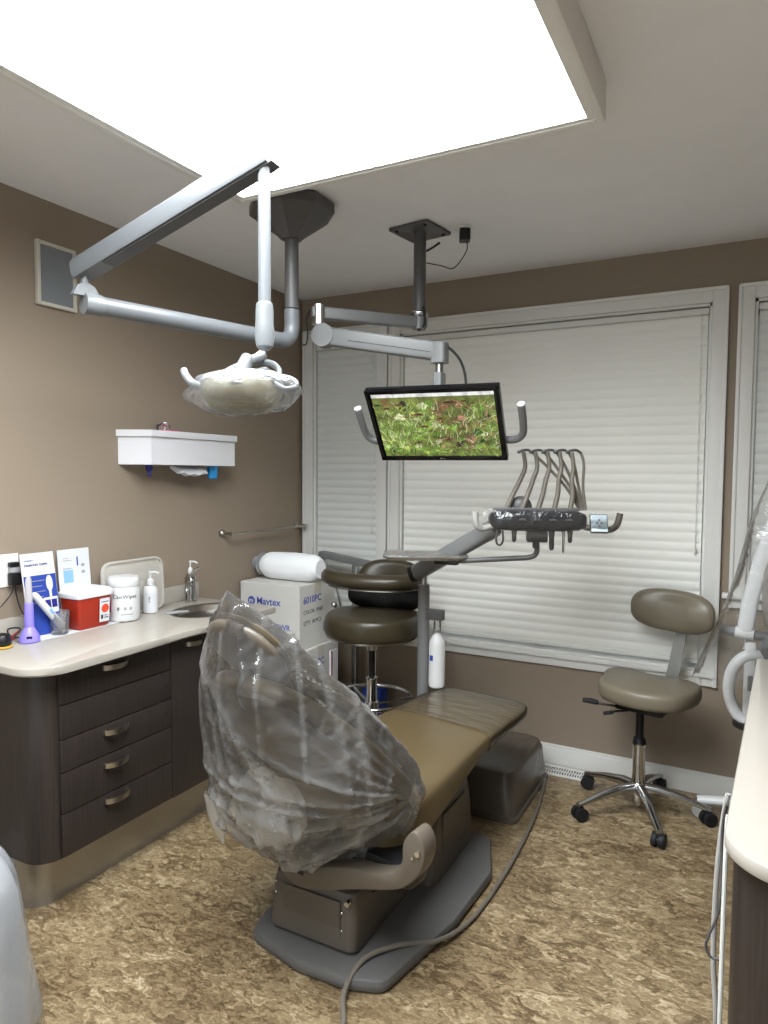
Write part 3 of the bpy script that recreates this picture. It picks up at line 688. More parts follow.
# ------------------------------------------------------------ cartons, roll, folded bracket in the corner
def carton(name, label, loc, sx, sy, sz, prints, rotz=0, group=None):
    t = thing(name, label, 'box', loc, rotz, group)
    b = B(); box2(b, (-sx/2, -sy/2, 0), (sx/2, sy/2, sz), 0.003, seg=1); put('carton_body', b, M['carton'], t)
    b = B(); box2(b, (-sx/2+0.001, -0.03, sz), (sx/2-0.001, 0.03, sz+0.0006)); box2(b, (sx/2, -0.03, sz-0.06), (sx/2+0.0006, 0.03, sz)); put('tape', b, M['tape'], t)
    if prints: prints(t, sx, sy, sz)
    return t
FR = lambda sx, sy, x, z: basis((x, -sy/2-0.0002, z), (1, 0, 0), (0, 0, 1))
RT = lambda sx, sy, y, z: basis((sx/2+0.0002, y, z), (0, 1, 0), (0, 0, 1))
def pr_big(t, sx, sy, sz):
    b = B(); lathe(b, [(0.001, 0), (0.024, 0), (0.024, 0.0006), (0.001, 0.0006)], (0, 0, 0), 24)
    b.transform(FR(sx, sy, -sx/2+0.075, 0.235)); lg = put('logo_disc', b, M['blue_ink'], t)
    put('logo_letter', text_bm('m', 0.036, FR(sx, sy, -sx/2+0.059, 0.2255) @ Matrix.Translation((0, 0, 0.0006)), bold=True), M['carton'], t, smooth=False)
    put('lettering', text_bm('Mavtex', 0.052, FR(sx, sy, -sx/2+0.108, 0.222), bold=True), M['blue_ink'], t, smooth=False)
    put('lettering', text_bm('CUPS/DWR', 0.04, FR(sx, sy, -sx/2+0.12, 0.10), bold=True), M['blue_ink'], t, smooth=False)
    put('lettering', text_bm('6010PC', 0.052, RT(sx, sy, -sy/2+0.035, 0.235), bold=True), M['blue_ink'], t, smooth=False)
    put('lettering', text_bm('COLOR: PINK', 0.03, RT(sx, sy, -sy/2+0.035, 0.18)), M['ink'], t, smooth=False)
    put('lettering', text_bm('QTY: 10 PCS', 0.03, RT(sx, sy, -sy/2+0.035, 0.125)), M['ink'], t, smooth=False)
    b = B()
    for i in range(12): box2(b, (0.0055*i, 0, 0), (0.0055*i+(0.0035 if i % 3 else 0.002), 0.05, 0.0005))
    b.transform(RT(sx, sy, 0.05, 0.065)); put('barcode', b, M['blue_ink'], t, smooth=False)
def pr_low(t, sx, sy, sz):
    put('lettering', text_bm('6010PC', 0.052, RT(sx, sy, -sy/2+0.035, sz-0.1), bold=True), M['blue_ink'], t, smooth=False)
    put('lettering', text_bm('COLOR: PINK', 0.03, RT(sx, sy, -sy/2+0.035, sz-0.155)), M['ink'], t, smooth=False)
    put('lettering', text_bm('Mavtex', 0.052, FR(sx, sy, -sx/2+0.108, sz-0.1), bold=True), M['blue_ink'], t, smooth=False)
carton('shipping_carton', 'white shipping box with blue lettering, topmost of the corner stack', (0.21, -0.43, 0.566), 0.38, 0.34, 0.333, pr_big, group=None)
carton('shipping_carton', 'white shipping box under the topmost box of the corner stack', (0.225, -0.43, 0.233), 0.39, 0.345, 0.332, pr_low)
carton('shipping_carton', 'lowest white box on the floor of the corner stack', (0.225, -0.43, 0.0), 0.39, 0.345, 0.232, None)
def pr_small(t, sx, sy, sz):
    b = B(); box2(b, (sx/2, -sy/2+0.012, sz-0.06), (sx/2+0.0006, sy/2-0.005, sz-0.028)); put('red_stripe', b, M['maroon'], t, smooth=False)
    b = B(); box2(b, (-sx/2+0.02, -sy/2+0.02, sz+0.0007), (sx/2-0.08, sy/2-0.03, sz+0.0012)); put('top_print', b, M['ink'], t, smooth=False)
carton('slim_carton', 'slim white box with a dark red stripe in front of the stack', (0.245, -0.70, 0.0), 0.29, 0.15, 0.668, pr_small)

rl = thing('cotton_roll', 'white roll wrapped in clear plastic lying on the topmost box', 'roll', (0.235, -0.45, 0.9))
b = B(); rings = []
for i in range(17):
    t = i/16; x = -0.17+0.365*t; r = 0.074*(1-abs(2*t-1)**7*0.35)
    rings.append([Vector((x, r*math.cos(2*PI*k/28)*(1+0.03*noise.noise(Vector((x*14, k*0.4, 1)))), 0.0745+r*math.sin(2*PI*k/28)*(1+0.04*noise.noise(Vector((x*14, k*0.4, 5)))))) for k in range(28)])
loft(b, rings); put('roll', b, M['cotton'], rl)
b = B(); rings = []
prof = [(-0.235, 0.02, 0.07), (-0.228, 0.035, 0.08), (-0.215, 0.012, 0.08), (-0.198, 0.022, 0.08), (-0.182, 0.062, 0.078), (-0.155, 0.0765, 0.0775), (0.0, 0.0765, 0.0775), (0.175, 0.0765, 0.0775), (0.203, 0.062, 0.077), (0.21, 0.03, 0.077)]
for x, r, zc in prof:
    rings.append([Vector((x, r*math.cos(2*PI*k/36), zc+r*math.sin(2*PI*k/36)*(1+0.02*math.sin(k*2.3+x*60)))) for k in range(36)])
loft(b, rings[:5]); put('wrapper', b, M['milky'], rl)

fb = thing('folded_rail', 'grey metal rail resting behind the boxes under the corner window', 'rail', (0.42, -0.13, 0.0))
b = B(); box(b, (0.0, 0.0, 0.985), (0.40, 0.06, 0.035), 0.006, rot=Matrix.Rotation(math.radians(7), 4, 'Y')); put('top_rail', b, M['arm_grey'], fb)
b = B(); box2(b, (-0.19, -0.02, 0.0), (-0.16, 0.02, 0.99), 0.004); box2(b, (0.145, -0.012, 0.33), (0.175, 0.0, 0.96), 0.003); box2(b, (0.02, -0.02, 0.0), (0.05, 0.02, 0.97), 0.004); put('upright', b, M['alu'], fb)
b = B(); cyl(b, (0.16, -0.018, 0.36), (0.16, -0.006, 0.36), 0.01, seg=14); put('bolt', b, M['dark_metal'], fb)
lp = thing('framed_panel', 'white panel with a dark red edge standing beside the box stack', 'panel', (0.462, -0.27, 0))
b = B(); box2(b, (-0.018, -0.12, 0), (-0.004, -0.05, 0.53), 0.003); put('panel_board', b, M['offwhite'], lp)
b = B(); box2(b, (-0.004, -0.12, 0), (-0.001, -0.112, 0.53)); put('panel_edge', b, M['maroon'], lp)
b = B(); rbox_loft(b, 0.05, 0.045, 0.06, 0.052, 0, 0.30, 0.3); solo('blue_bin', b, M['blue'], (0.60, -0.16, 0), 'small blue bin behind the dark stool', 'bin')

# ------------------------------------------------------------ dental chair (local y runs head to foot)
TH = math.radians(-8)
dc = thing('dental_chair', 'olive brown reclined dental treatment chair with taupe base in the room centre', 'dental chair', (1.29, -1.3, 0), TH)
# base plate, in world coordinates
plate = rpoly([(1.03, -1.70), (1.05, -1.80), (1.26, -1.845), (1.42, -1.84), (1.53, -1.80), (1.60, -1.45), (1.615, -1.13), (1.53, -0.90), (1.10, -0.86), (1.03, -1.2)], [0.05, 0.06, 0.12, 0.12, 0.05, 0.1, 0.1, 0.06, 0.06, 0.1], 6)
b = B(); prism(b, plate, 0.0, 0.042, 0.016); put('base_plate', b, M['plate'], dc, world=True)
# front pump housing
b = B()
def ring_rect(x0, x1, y0, y1, z, r=0.03): return [Vector((p.x, p.y, z)) for p in rpoly([(x0, y0), (x1, y0), (x1, y1), (x0, y1)], r, 4)]
loft(b, [ring_rect(1.10, 1.405, -1.755, -1.2, 0.045), ring_rect(1.095, 1.41, -1.765, -1.2, 0.06), ring_rect(1.10, 1.405, -1.755, -1.2, 0.19), ring_rect(1.105, 1.40, -1.745, -1.2, 0.222), ring_rect(1.12, 1.385, -1.72, -1.2, 0.24)])
pm = put('pump_housing', b, M['base'], dc, world=True)
for x, z in ((1.125, 0.165), (1.125, 0.20), (1.365, 0.17), (1.365, 0.115)):
    b = B(); ellip(b, (x, -1.762, z), (0.0045, 0.003, 0.0045), seg=10, rings=8); put('screw', b, M['chrome'], pm, world=True)
b = B(); cyl(b, (1.385, -1.768, 0.205), (1.385, -1.755, 0.205), 0.008, seg=16); put('button', b, M['chrome'], pm, world=True)
b = B(); box2(b, (1.15, -1.7605, 0.07), (1.355, -1.7585, 0.2)); box2(b, (1.358, -1.763, 0.062), (1.3595, -1.756, 0.2)); put('service_panel', b, M['base'], pm, world=True)
# lift tower and linkage
b = B()
loft(b, [ring_rect(1.10, 1.47, -1.33, -0.93, 0.04), ring_rect(1.11, 1.465, -1.31, -0.94, 0.2), ring_rect(1.12, 1.455, -1.27, -0.965, 0.33), ring_rect(1.14, 1.44, -1.25, -0.985, 0.352)])
tw = put('lift_tower', b, M['base'], dc, world=True)
b = B(); box2(b, (1.4635, -1.24, 0.11), (1.469, -1.02, 0.26), 0.002, rot=None); put('side_panel', b, M['base'], tw, world=True)
b = B(); box2(b, (1.16, -1.3, 0.30), (1.40, -0.9, 0.40), 0.03); box(b, (1.26, -1.42, 0.28), (0.16, 0.5, 0.07), 0.02, rot=Matrix.Rotation(math.radians(-8), 4, 'X')); put('scissor_link', b, M['black'], dc, world=True)

# seat cushion
def ring_y(y, w, z0, z1, n=36, e=0.42, crown=0.0):
    o = []; zc, hh = (z0+z1)/2, (z1-z0)/2
    for px, pz in srect(w, hh, n, e):
        o.append(Vector((px, y, zc+pz+crown*(1-(px/w)**2)*(1 if pz > 0 else 0))))
    return o
def catr(st, sub=5):
    P = cat([Vector(s[:3]) for s in st], sub); Q = cat([Vector((s[3], s[4], 0)) for s in st], sub)
    return [(p.x, p.y, p.z, q.x, q.y) for p, q in zip(P, Q)]
SEAT = [(-0.40, 0.20, 0.36, 0.45, 0.0), (-0.385, 0.25, 0.33, 0.475, 0.0), (-0.33, 0.283, 0.315, 0.50, 0.0), (-0.2, 0.287, 0.325, 0.505, -0.004), (-0.05, 0.272, 0.355, 0.505, -0.004),
        (0.1, 0.255, 0.39, 0.507, 0.0), (0.25, 0.24, 0.425, 0.507, 0.003), (0.3, 0.237, 0.433, 0.507, 0.004)]
b = B(); loft(b, [ring_y(y, w, a, c, crown=k) for y, w, a, c, k in catr(SEAT)]); put('seat', b, M['leather'], dc, sharp=0.9)
FOOT = [(0.30, 0.238, 0.432, 0.505, 0.005), (0.45, 0.232, 0.443, 0.505, 0.006), (0.6, 0.225, 0.45, 0.505, 0.006), (0.68, 0.212, 0.455, 0.503, 0.004), (0.715, 0.19, 0.46, 0.497, 0.002), (0.728, 0.15, 0.468, 0.49, 0)]
b = B(); loft(b, [ring_y(y, w, a, c, crown=k) for y, w, a, c, k in catr(FOOT)]); ft = put('foot_rest', b, M['leather'], dc, sharp=0.9)
FILM = [(y, w+0.005, a-0.004, c+0.005, k) for y, w, a, c, k in FOOT]
b = B()
rings = [ring_y(y, w, a, c, crown=k) for y, w, a, c, k in catr(FILM, 8)]
for g in rings:
    for p in g:
        p += Vector((0, 0, 0.0035*abs(noise.noise(Vector((p.x*9, p.y*26, 2))))))
loft(b, rings, cap=False)
M['toe_film'] = film('clear_toe_cover', (235, 232, 225), 0.01, 0.12, 0.4, 0.6, 9, (0.6, 2.5, 1), ior=1.36)
put('toe_cover', b, M['toe_film'], dc, sharp=2)
b = B(); loft(b, [[Vector((x, y, z)) for x, z in ((-0.16, a), (0.16, a), (0.15, a-0.03), (-0.15, a-0.03))] for y, a in ((-0.34, 0.33), (0.0, 0.365), (0.3, 0.43), (0.62, 0.455))]); put('seat_frame', b, M['black'], dc)

# backrest: plane from hinge (y -0.30, z 0.47) up to (y -0.78, z 0.93)
bt = Vector((0, -0.715, 0.699)).normalized(); bn = Vector((0, 0.699, 0.715))   # up the back; towards the patient
B0 = Vector((0, -0.30, 0.47))
def back_loft(stations, n=36, e=0.55):
    R = []
    for s, w, t0, t1, xo in stations:
        mid, hh = (t0+t1)/2, (t1-t0)/2
        R.append([B0+bt*s+bn*(mid+pt)+Vector((px+xo, 0, 0)) for px, pt in srect(w, hh, n, e)])
    b = B(); loft(b, R); return b
def cats(st, sub=5):
    P = cat([Vector(s[:3]) for s in st], sub); Q = cat([Vector((s[3], s[4], 0)) for s in st], sub); return [(p.x, p.y, p.z, q.x, q.y) for p, q in zip(P, Q)]
CUSH = [(-0.05, 0.16, 0.035, 0.06, 0), (-0.04, 0.235, 0.015, 0.08, 0), (0.0, 0.268, 0.0, 0.095, 0), (0.12, 0.275, 0.0, 0.09, 0), (0.3, 0.262, 0.0, 0.085, 0), (0.45, 0.22, 0.0, 0.075, 0), (0.54, 0.165, 0.0, 0.066, 0), (0.585, 0.11, 0.008, 0.055, 0), (0.60, 0.06, 0.02, 0.045, 0)]
bk = put('backrest', back_loft(cats(CUSH)), M['leather'], dc, sharp=0.9)
SHELL = [(-0.04, 0.15, -0.02, 0.02, 0), (-0.02, 0.22, -0.035, 0.02, 0), (0.1, 0.268, -0.045, 0.02, 0), (0.3, 0.256, -0.04, 0.02, 0), (0.45, 0.215, -0.033, 0.02, 0), (0.55, 0.15, -0.02, 0.02, 0), (0.585, 0.09, -0.008, 0.02, 0)]
put('back_shell', back_loft(cats(SHELL), e=0.7), M['shell'], dc, sharp=0.9)
# headrest pad and its bar
hc = Vector((0.0, -0.685, 0.985))
ht = Vector((0, -0.60, 0.80)).normalized(); hn = Vector((0, 0.80, 0.60))
def head_pad(r0, r1, t0, t1, dx=0):
    R = []
    for i in range(11):
        a = -PI/2+PI*(i+0.02 if i == 0 else (i-0.02 if i == 10 else i))/10; k = math.cos(a)**0.6 if math.cos(a) > 0 else 0.02
        R.append([hc+Vector((math.cos(q)*r0*k, 0, 0))+ht*(math.sin(q)*r1*k)+hn*((t0+t1)/2+(t1-t0)/2*math.sin(a)) for q in [2*PI*j/36 for j in range(36)]])
    b = B(); loft(b, R); return b
put('headrest', head_pad(0.132, 0.128, -0.005, 0.040), mat('headrest_vinyl', (88, 78, 62), 0.36), dc, sharp=0.9)
put('headrest_shell', head_pad(0.131, 0.127, -0.03, 0.022), M['shell'], dc, sharp=0.9)
b = B(); tube(b, [hc-hn*0.015, hc-hn*0.03-ht*0.05, B0+bt*0.56+bn*0.01, B0+bt*0.48+bn*0.01], 0.03, 12, flat=0.4); put('headrest_bar', b, M['arm_grey'], dc)
# cast yoke that carries the back: bar across, with a C-shaped right end
def yoke():
    b = B()
    o = [(-0.075, 0.245), (-0.021, 0.219), (0.032, 0.222), (0.106, 0.244), (0.229, 0.293), (0.334, 0.33), (0.389, 0.36), (0.433, 0.411), (0.45, 0.462), (0.445, 0.498), (0.428, 0.520), (0.408, 0.520), (0.383, 0.488), (0.377, 0.461), (0.375, 0.425), (0.352, 0.392), (0.318, 0.372), (0.262, 0.357), (0.211, 0.351), (0.106, 0.319), (0.032, 0.290), (-0.04, 0.275)]
    oo = [Vector((p.x, p.y)) for p in cat([Vector((x, z, 0)) for x, z in o], 3, closed=True)]
    mt = Matrix(((1, 0, 0, 0.0), (0, 0, 1, -0.45), (0, 1, 0, 0.0), (0, 0, 0, 1)))
    prism(b, oo, -0.035, 0.03, 0.008, mt=mt); return b
yk = put('back_yoke', yoke(), M['shell'], dc, sharp=0.7)
b = B(); cyl(b, (0.43, -0.491, 0.468), (0.43, -0.484, 0.468), 0.008, seg=14); cyl(b, (0.415, -0.491, 0.452), (0.415, -0.484, 0.452), 0.004, seg=10); put('pivot_bolt', b, M['chrome'], yk)
b = B(); box2(b, (-0.03, -0.4885, 0.262), (0.02, -0.484, 0.286), 0.003); put('yoke_recess', b, M['black'], yk)
b = B(); box2(b, (-0.16, -0.43, 0.25), (0.24, -0.2, 0.33), 0.02); box2(b, (0.2, -0.43, 0.30), (0.37, -0.32, 0.38), 0.03); box2(b, (-0.1, -0.44, 0.30), (0.1, -0.34, 0.42), 0.02); put('hinge_block', b, M['black'], dc)
b = B(); tube(b, [(-0.1, -0.44, 0.29), (-0.18, -0.46, 0.275), (-0.26, -0.40, 0.24), (-0.3, -0.3, 0.22)], 0.014, 10); put('side_lever', b, M['shell'], dc)

# polythene bag pulled over the back: hull of the points it hangs on, then wrinkled
def bag():
    pts = [(0.0, -0.762, 1.168), (0.02, -0.772, 1.164), (0.10, -0.682, 1.082), (-0.12, -0.737, 1.01), (-0.08, -0.752, 1.092), (0.14, -0.64, 1.0), (0.15, -0.60, 0.93),
           (0.26, -0.555, 0.885), (0.30, -0.45, 0.77), (0.32, -0.30, 0.615), (0.33, -0.272, 0.525), (0.31, -0.325, 0.425), (0.22, -0.345, 0.335), (0.12, -0.433, 0.31),
           (0.03, -0.55, 0.305), (-0.05, -0.555, 0.343), (-0.12, -0.59, 0.372), (-0.2, -0.62, 0.40), (-0.22, -0.63, 0.482), (-0.235, -0.662, 0.70), (-0.215, -0.677, 0.836),
           (-0.27, -0.30, 0.60), (-0.29, -0.28, 0.5), (-0.25, -0.33, 0.38), (-0.26, -0.50, 0.80), (-0.12, -0.57, 0.95),
           (0.28, -0.62, 0.62), (0.2, -0.72, 0.7), (0.0, -0.76, 0.72), (-0.1, -0.76, 0.9), (0.1, -0.80, 0.94), (0.0, -0.70, 0.5), (0.15, -0.64, 0.5)]
    b = B()
    for p in pts: b.verts.new(p)
    r = bmesh.ops.convex_hull(b, input=b.verts[:])
    junk = [g for g in r['geom_interior'] if isinstance(g, bmesh.types.BMVert)] + [g for g in r['geom_unused'] if isinstance(g, bmesh.types.BMVert)]
    bmesh.ops.delete(b, geom=list(set(junk)), context='VERTS')
    for it in range(6):
        le = [e for e in b.edges if e.calc_length() > 0.010]
        if not le: break
        bmesh.ops.subdivide_edges(b, edges=le, cuts=1, use_grid_fill=False)
        bmesh.ops.triangulate(b, faces=b.faces[:])
    for it in range(7):
        bmesh.ops.smooth_vert(b, verts=[v for v in b.verts if v.co.z < 1.13], factor=0.5, use_axis_x=True, use_axis_y=True, use_axis_z=True)
    b.normal_update()
    knot = Vector((0.31, -0.29, 0.53)); head = Vector((0.0, -0.74, 1.10))
    def ridge(q, s=2.5): return max(0.0, 1-s*abs(noise.noise(q)))
    moves = []; lay = b.verts.layers.float.new('fold')
    for v in b.verts:
        p = v.co; n = v.normal
        d = p-knot; rad = d.length; az = math.atan2(d.z, -d.y*0.8-d.x*0.9)
        f1 = ridge(Vector((az*7.0, rad*1.2, 3.1)), 3)**1.5; f1b = ridge(Vector((az*19.0, rad*2.2, 8.1)))
        e = p-head; r2 = e.length; az2 = math.atan2(e.x, -e.y+0.2)
        f2 = ridge(Vector((az2*3.4, r2*1.6, 5.5)), 4)**1.5
        f3 = ridge(Vector((p.x*4+p.z*2.5, p.y*4, p.z*2.5+7)), 3.5)**2
        f4 = ridge(Vector((p.x*16-p.z*5, p.y*13, p.z*9+2)), 3.0)**2
        low = max(0.0, min(1.0, (0.88-p.z)/0.3)); near = min(1, rad*4)
        k = (f1*0.013+f1b*0.004)*low*near+f2*0.010*min(1, r2*4)*(1-0.5*low)+f3*0.007+f4*0.0025
        v[lay] = min(1.0, 0.55*f1*low+0.35*f1b*low+0.7*f2*(1-0.6*low)+0.6*f3+0.3*f4)*(0.55+0.45*low)+0.10*low
        moves.append((v, n*(k-0.007)))
    for v, m_ in moves: v.co += m_
    return b
def bag_film():
    m = film('clear_polythene_bag', (248, 248, 248), 0.05, 0.10, 0.45, 0.5, 12, (1, 1, 2.2)); nt = m.node_tree
    at = nt.nodes.new('ShaderNodeAttribute'); at.attribute_name = 'fold'
    rp = [n for n in nt.nodes if n.bl_idname == 'ShaderNodeMapRange'][0]; m2 = rp.outputs[0].links[0].to_node
    ad = nt.nodes.new('ShaderNodeMath'); ad.operation = 'MULTIPLY_ADD'; ad.use_clamp = True; ad.inputs[1].default_value = 0.27
    nt.links.new(at.outputs['Fac'], ad.inputs[0]); nt.links.new(rp.outputs[0], ad.inputs[2]); nt.links.new(ad.outputs[0], m2.inputs[0])
    return m
M['bag'] = bag_film()
bg = thing('chair_cover_bag', 'wrinkled clear plastic bag pulled over the head end of the dental chair', 'plastic cover', (1.29, -1.3, 0), TH)
put('cover_film', bag(), M['bag'], bg, sharp=3)
b = B()
def blob(b, c, r, seed, sc=7, amp=0.25):
    n0 = len(b.verts); g = bmesh.ops.create_icosphere(b, subdivisions=4, radius=1.0)
    for v in g['verts']:
        q = v.co.copy(); k = 1+amp*(0.5-abs(noise.noise(q*1.6+Vector((seed, 0, 0))))*1.6)+0.08*noise.noise(q*5+Vector((0, seed, 0)))
        v.co = Vector((c[0]+q.x*r[0]*k, c[1]+q.y*r[1]*k, c[2]+q.z*r[2]*k))
blob(b, (0.045, -0.655, 0.545), (0.115, 0.055, 0.10), 2, amp=0.4)
M['bunch'] = film('bunched_polythene', (244, 242, 238), 0.36, 0.12, 0.5, 1.0, 12)
put('bunched_film', b, M['bunch'], bg, sharp=3)
b = B(); rings = []
for t, c_, w_ in ((0, (-0.205, -0.63, 0.50), 0.05), (0.3, (-0.205, -0.625, 0.44), 0.045), (0.6, (-0.20, -0.62, 0.39), 0.028), (1, (-0.195, -0.61, 0.345), 0.006)):
    rings.append([Vector((c_[0]+w_*math.cos(a), c_[1]+0.3*w_*math.sin(a), c_[2])) for a in [2*PI*i/20 for i in range(20)]])
loft(b, rings, cap=False); put('hanging_corner', b, M['bunch'], bg, sharp=3)

# floor hose of the chair
b = B(); tube(b, [(1.575, -0.25, 0.02), (1.60, -0.42, 0.013), (1.622, -0.591, 0.012), (1.64, -0.856, 0.012), (1.645, -1.12, 0.012), (1.63, -1.382, 0.013), (1.585, -1.55, 0.03), (1.50, -1.66, 0.053), (1.44, -1.76, 0.054), (1.44, -1.87, 0.03), (1.49, -1.96, 0.012), (1.53, -2.1, 0.012), (1.56, -2.35, 0.012)], 0.0075, 10)
for v in b.verts: v.co -= Vector((1.6, -1.0, 0))
solo('foot_control_hose', b, M['hose'], (1.6, -1.0, 0), 'grey-brown hose curving over the floor along the chair base', 'hose')

# ------------------------------------------------------------ utility box, post, delivery unit
ub = thing('utility_box', 'low taupe plastic utility cover on the floor behind the chair foot', 'utility box', (1.33, -0.45, 0))
b = B()
def rr2(x0, x1, y0, y1, z, r=0.04): return [Vector((p.x, p.y, z)) for p in rpoly([(x0, y0), (x1, y0), (x1, y1), (x0, y1)], r, 5)]
loft(b, [rr2(1.09, 1.572, -0.71, -0.15, 0.0), rr2(1.09, 1.572, -0.71, -0.15, 0.018), rr2(1.10, 1.562, -0.70, -0.16, 0.022), rr2(1.11, 1.552, -0.685, -0.18, 0.17, 0.05), rr2(1.12, 1.54, -0.67, -0.195, 0.20, 0.05), rr2(1.145, 1.515, -0.645, -0.22, 0.213, 0.05)])
put('cover', b, M['box_brown'], ub, world=True)
b = B(); cyl(b, (1.18, -0.715, 0.15), (1.18, -0.66, 0.15), 0.02, seg=18); cyl(b, (1.25, -0.712, 0.06), (1.25, -0.66, 0.06), 0.015, seg=18); put('gland', b, M['black'], ub, world=True)

PX, PY = 1.165, -0.80
PX, PY = 1.10, -0.62
de = thing('delivery_unit', 'grey arm on a post carrying the instrument head with looped hoses', 'dental delivery unit', (PX, PY, 0.0))
b = B(); cyl(b, (0, 0, 0.214), (0, 0, 1.0-0.03), 0.0265, seg=28); put('post', b, M['arm_grey'], de)
b = B(); cyl(b, (0, 0, 0.96), (0, 0, 1.01), 0.015, seg=20); put('post_neck', b, M['alu'], de)
b = B(); box2(b, (0.02, -0.02, 0.815), (0.098, 0.02, 0.862), 0.006); put('bottle_holder', b, M['arm_dark'], de)
# thick spring arm
A0 = Vector((-0.035, -0.02, 1.022)); A1 = Vector((0.40, -0.19, 1.262))
x_, y_, d_ = frame(A1-A0)
def obar(b, p, q, w, h, e=0.6, n=24, taper=1.0):
    x, y, d = frame(Vector(q)-Vector(p)); R = []
    for t, k in ((0, 0.85), (0.02, 1), (0.98, taper), (1, taper*0.85)):
        c = Vector(p).lerp(Vector(q), t); R.append([c+x*a*k+y*c2*k for a, c2 in srect(w, h, n, e)])
    loft(b, R)
b = B(); obar(b, A0, A1, 0.032, 0.036); put('spring_arm', b, M['arm_grey'], de)
b = B(); obar(b, A0-d_*0.012, A0+d_*0.015, 0.034, 0.038); put('arm_collar', b, M['black'], de)
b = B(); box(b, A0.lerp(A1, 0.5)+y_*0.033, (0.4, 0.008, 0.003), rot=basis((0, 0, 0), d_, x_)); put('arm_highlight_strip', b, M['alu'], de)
HU = Matrix.Translation((0.556, -0.15, 1.252)) @ Matrix.Rotation(math.radians(22), 4, 'Z')
def hput(name, b, m, parent=de, **k): b.transform(HU); return put(name, b, m, parent, **k)
# instrument head: rounded black body
b = B(); R = []
for x, w, h in ((-0.19, 0.02, 0.015), (-0.182, 0.04, 0.028), (-0.155, 0.055, 0.038), (-0.09, 0.062, 0.042), (0.09, 0.062, 0.042), (0.155, 0.055, 0.038), (0.182, 0.04, 0.028), (0.19, 0.02, 0.015)):
    R.append([Vector((x, pa, pb+0.04)) for pa, pb in srect(w, h, 28, 0.6)])
loft(b, R); hd = hput('instrument_head', b, mat('head_black', (14, 15, 20), 0.22, spec=0.35))
b = B()
for i in range(5):
    x = -0.12+0.058*i; R = [Vector((x-0.014, -0.066, 0.045)), Vector((x, -0.072, 0.05)), Vector((x+0.012, -0.066, 0.045))]
    tube(b, R, 0.003, 6)
box2(b, (-0.17, 0.0, 0.078), (0.165, 0.05, 0.088), 0.004); put_b = hput('holder_bar', b, M['arm_dark'])
for s, nm in ((-1, 'grey'), (1, 'grey')):
    b = B(); tube(b, [(s*0.17, -0.02, 0.02), (s*0.215 + (0.035 if s > 0 else 0), -0.04, 0.008), (s*0.24 + (0.05 if s > 0 else 0), -0.055, 0.025), (s*0.245 + (0.06 if s > 0 else 0), -0.055, 0.075)], 0.0125, 12); hput('side_handle', b, M['hose_grey'] if s < 0 else M['base'])
b = B(); box(b, (0.222, -0.075, 0.035), (0.068, 0.012, 0.078), 0.006, rot=Matrix.Rotation(math.radians(-25), 4, 'X')); kp = hput('keypad', b, M['arm_dark'])
b = B(); box(b, (0.222, -0.0825, 0.0375), (0.060, 0.004, 0.068), 0.004, rot=Matrix.Rotation(math.radians(-25), 4, 'X')); 
hput('keypad_face', b, M['lcd'], kp)
b = B()
for q in ((-0.008, 0.0), (0.008, 0.0), (0.0, 0.012), (0.0, -0.012)):
    lathe(b, [(0.001, 0), (0.005, 0), (0.005, 0.001), (0.001, 0.001)], (0.222+q[0], -0.0858+q[1]*0.42, 0.039+q[1]*0.9), 10, ax=Matrix.Rotation(PI/2, 3, 'X'))
hput('keypad_buttons', b, M['grey_ink'], kp)
b = B(); R = []
for i in range(15):
    x = -0.215+0.035*i; z = 0.004*math.sin(i*2.1); o = [Vector((x, -0.070, 0.094)), Vector((x, -0.088, 0.088+z*0.5)), Vector((x, -0.097, 0.05+z)), Vector((x, -0.092-z, 0.01)), Vector((x, -0.080, -0.022+z))]
    R.append([b.verts.new(q) for q in o])
for r0, r1 in zip(R, R[1:]):
    for k in range(4): b.faces.new((r0[k], r0[k+1], r1[k+1], r1[k]))
hput('protective_film', b, film('head_film', (240, 242, 245), 0.04, 0.06, 0.4, 0.6, 22), sharp=3)
# whips (arched hose holders), handpieces below, hoses behind
for i in range(5):
    x = -0.108+0.062*i; top = -0.055+0.047*i
    b = B()
    P_ = [(x-0.012, 0.015, 0.080), (x+(top-x)*0.25, 0.02, 0.14), (x+(top-x)*0.8, 0.025, 0.20), (top+0.008, 0.03, 0.25), (top, 0.03, 0.31)]
    tube(b, P_, lambda t: 0.0105-0.0025*t, 12); w = hput('hose_whip', b, M['hose'])
    b = B(); e = P_[-1]; tube(b, [(e[0]-0.018, e[1], e[2]+0.0), (e[0]-0.004, e[1], e[2]+0.006), (e[0]+0.02, e[1]+0.01, e[2]+0.008), (e[0]+0.04, e[1]+0.02, e[2]-0.004)], 0.0055, 8); ellip(b, (e[0]-0.018, e[1], e[2]), (0.007, 0.007, 0.007), seg=10, rings=8); hput('whip_tip', b, M['arm_dark'], w)
    b = B(); tube(b, [(e[0]+0.04, e[1]+0.02, e[2]-0.004), (e[0]+0.04+(0.19-e[0])*0.2, 0.05, e[2]-0.05), (e[0]+0.04+(0.15-e[0])*0.65, 0.055, 0.17), (0.172+0.006*i, 0.05, 0.08)], 0.0058, 8); hput('supply_hose', b, M['hose'], w)
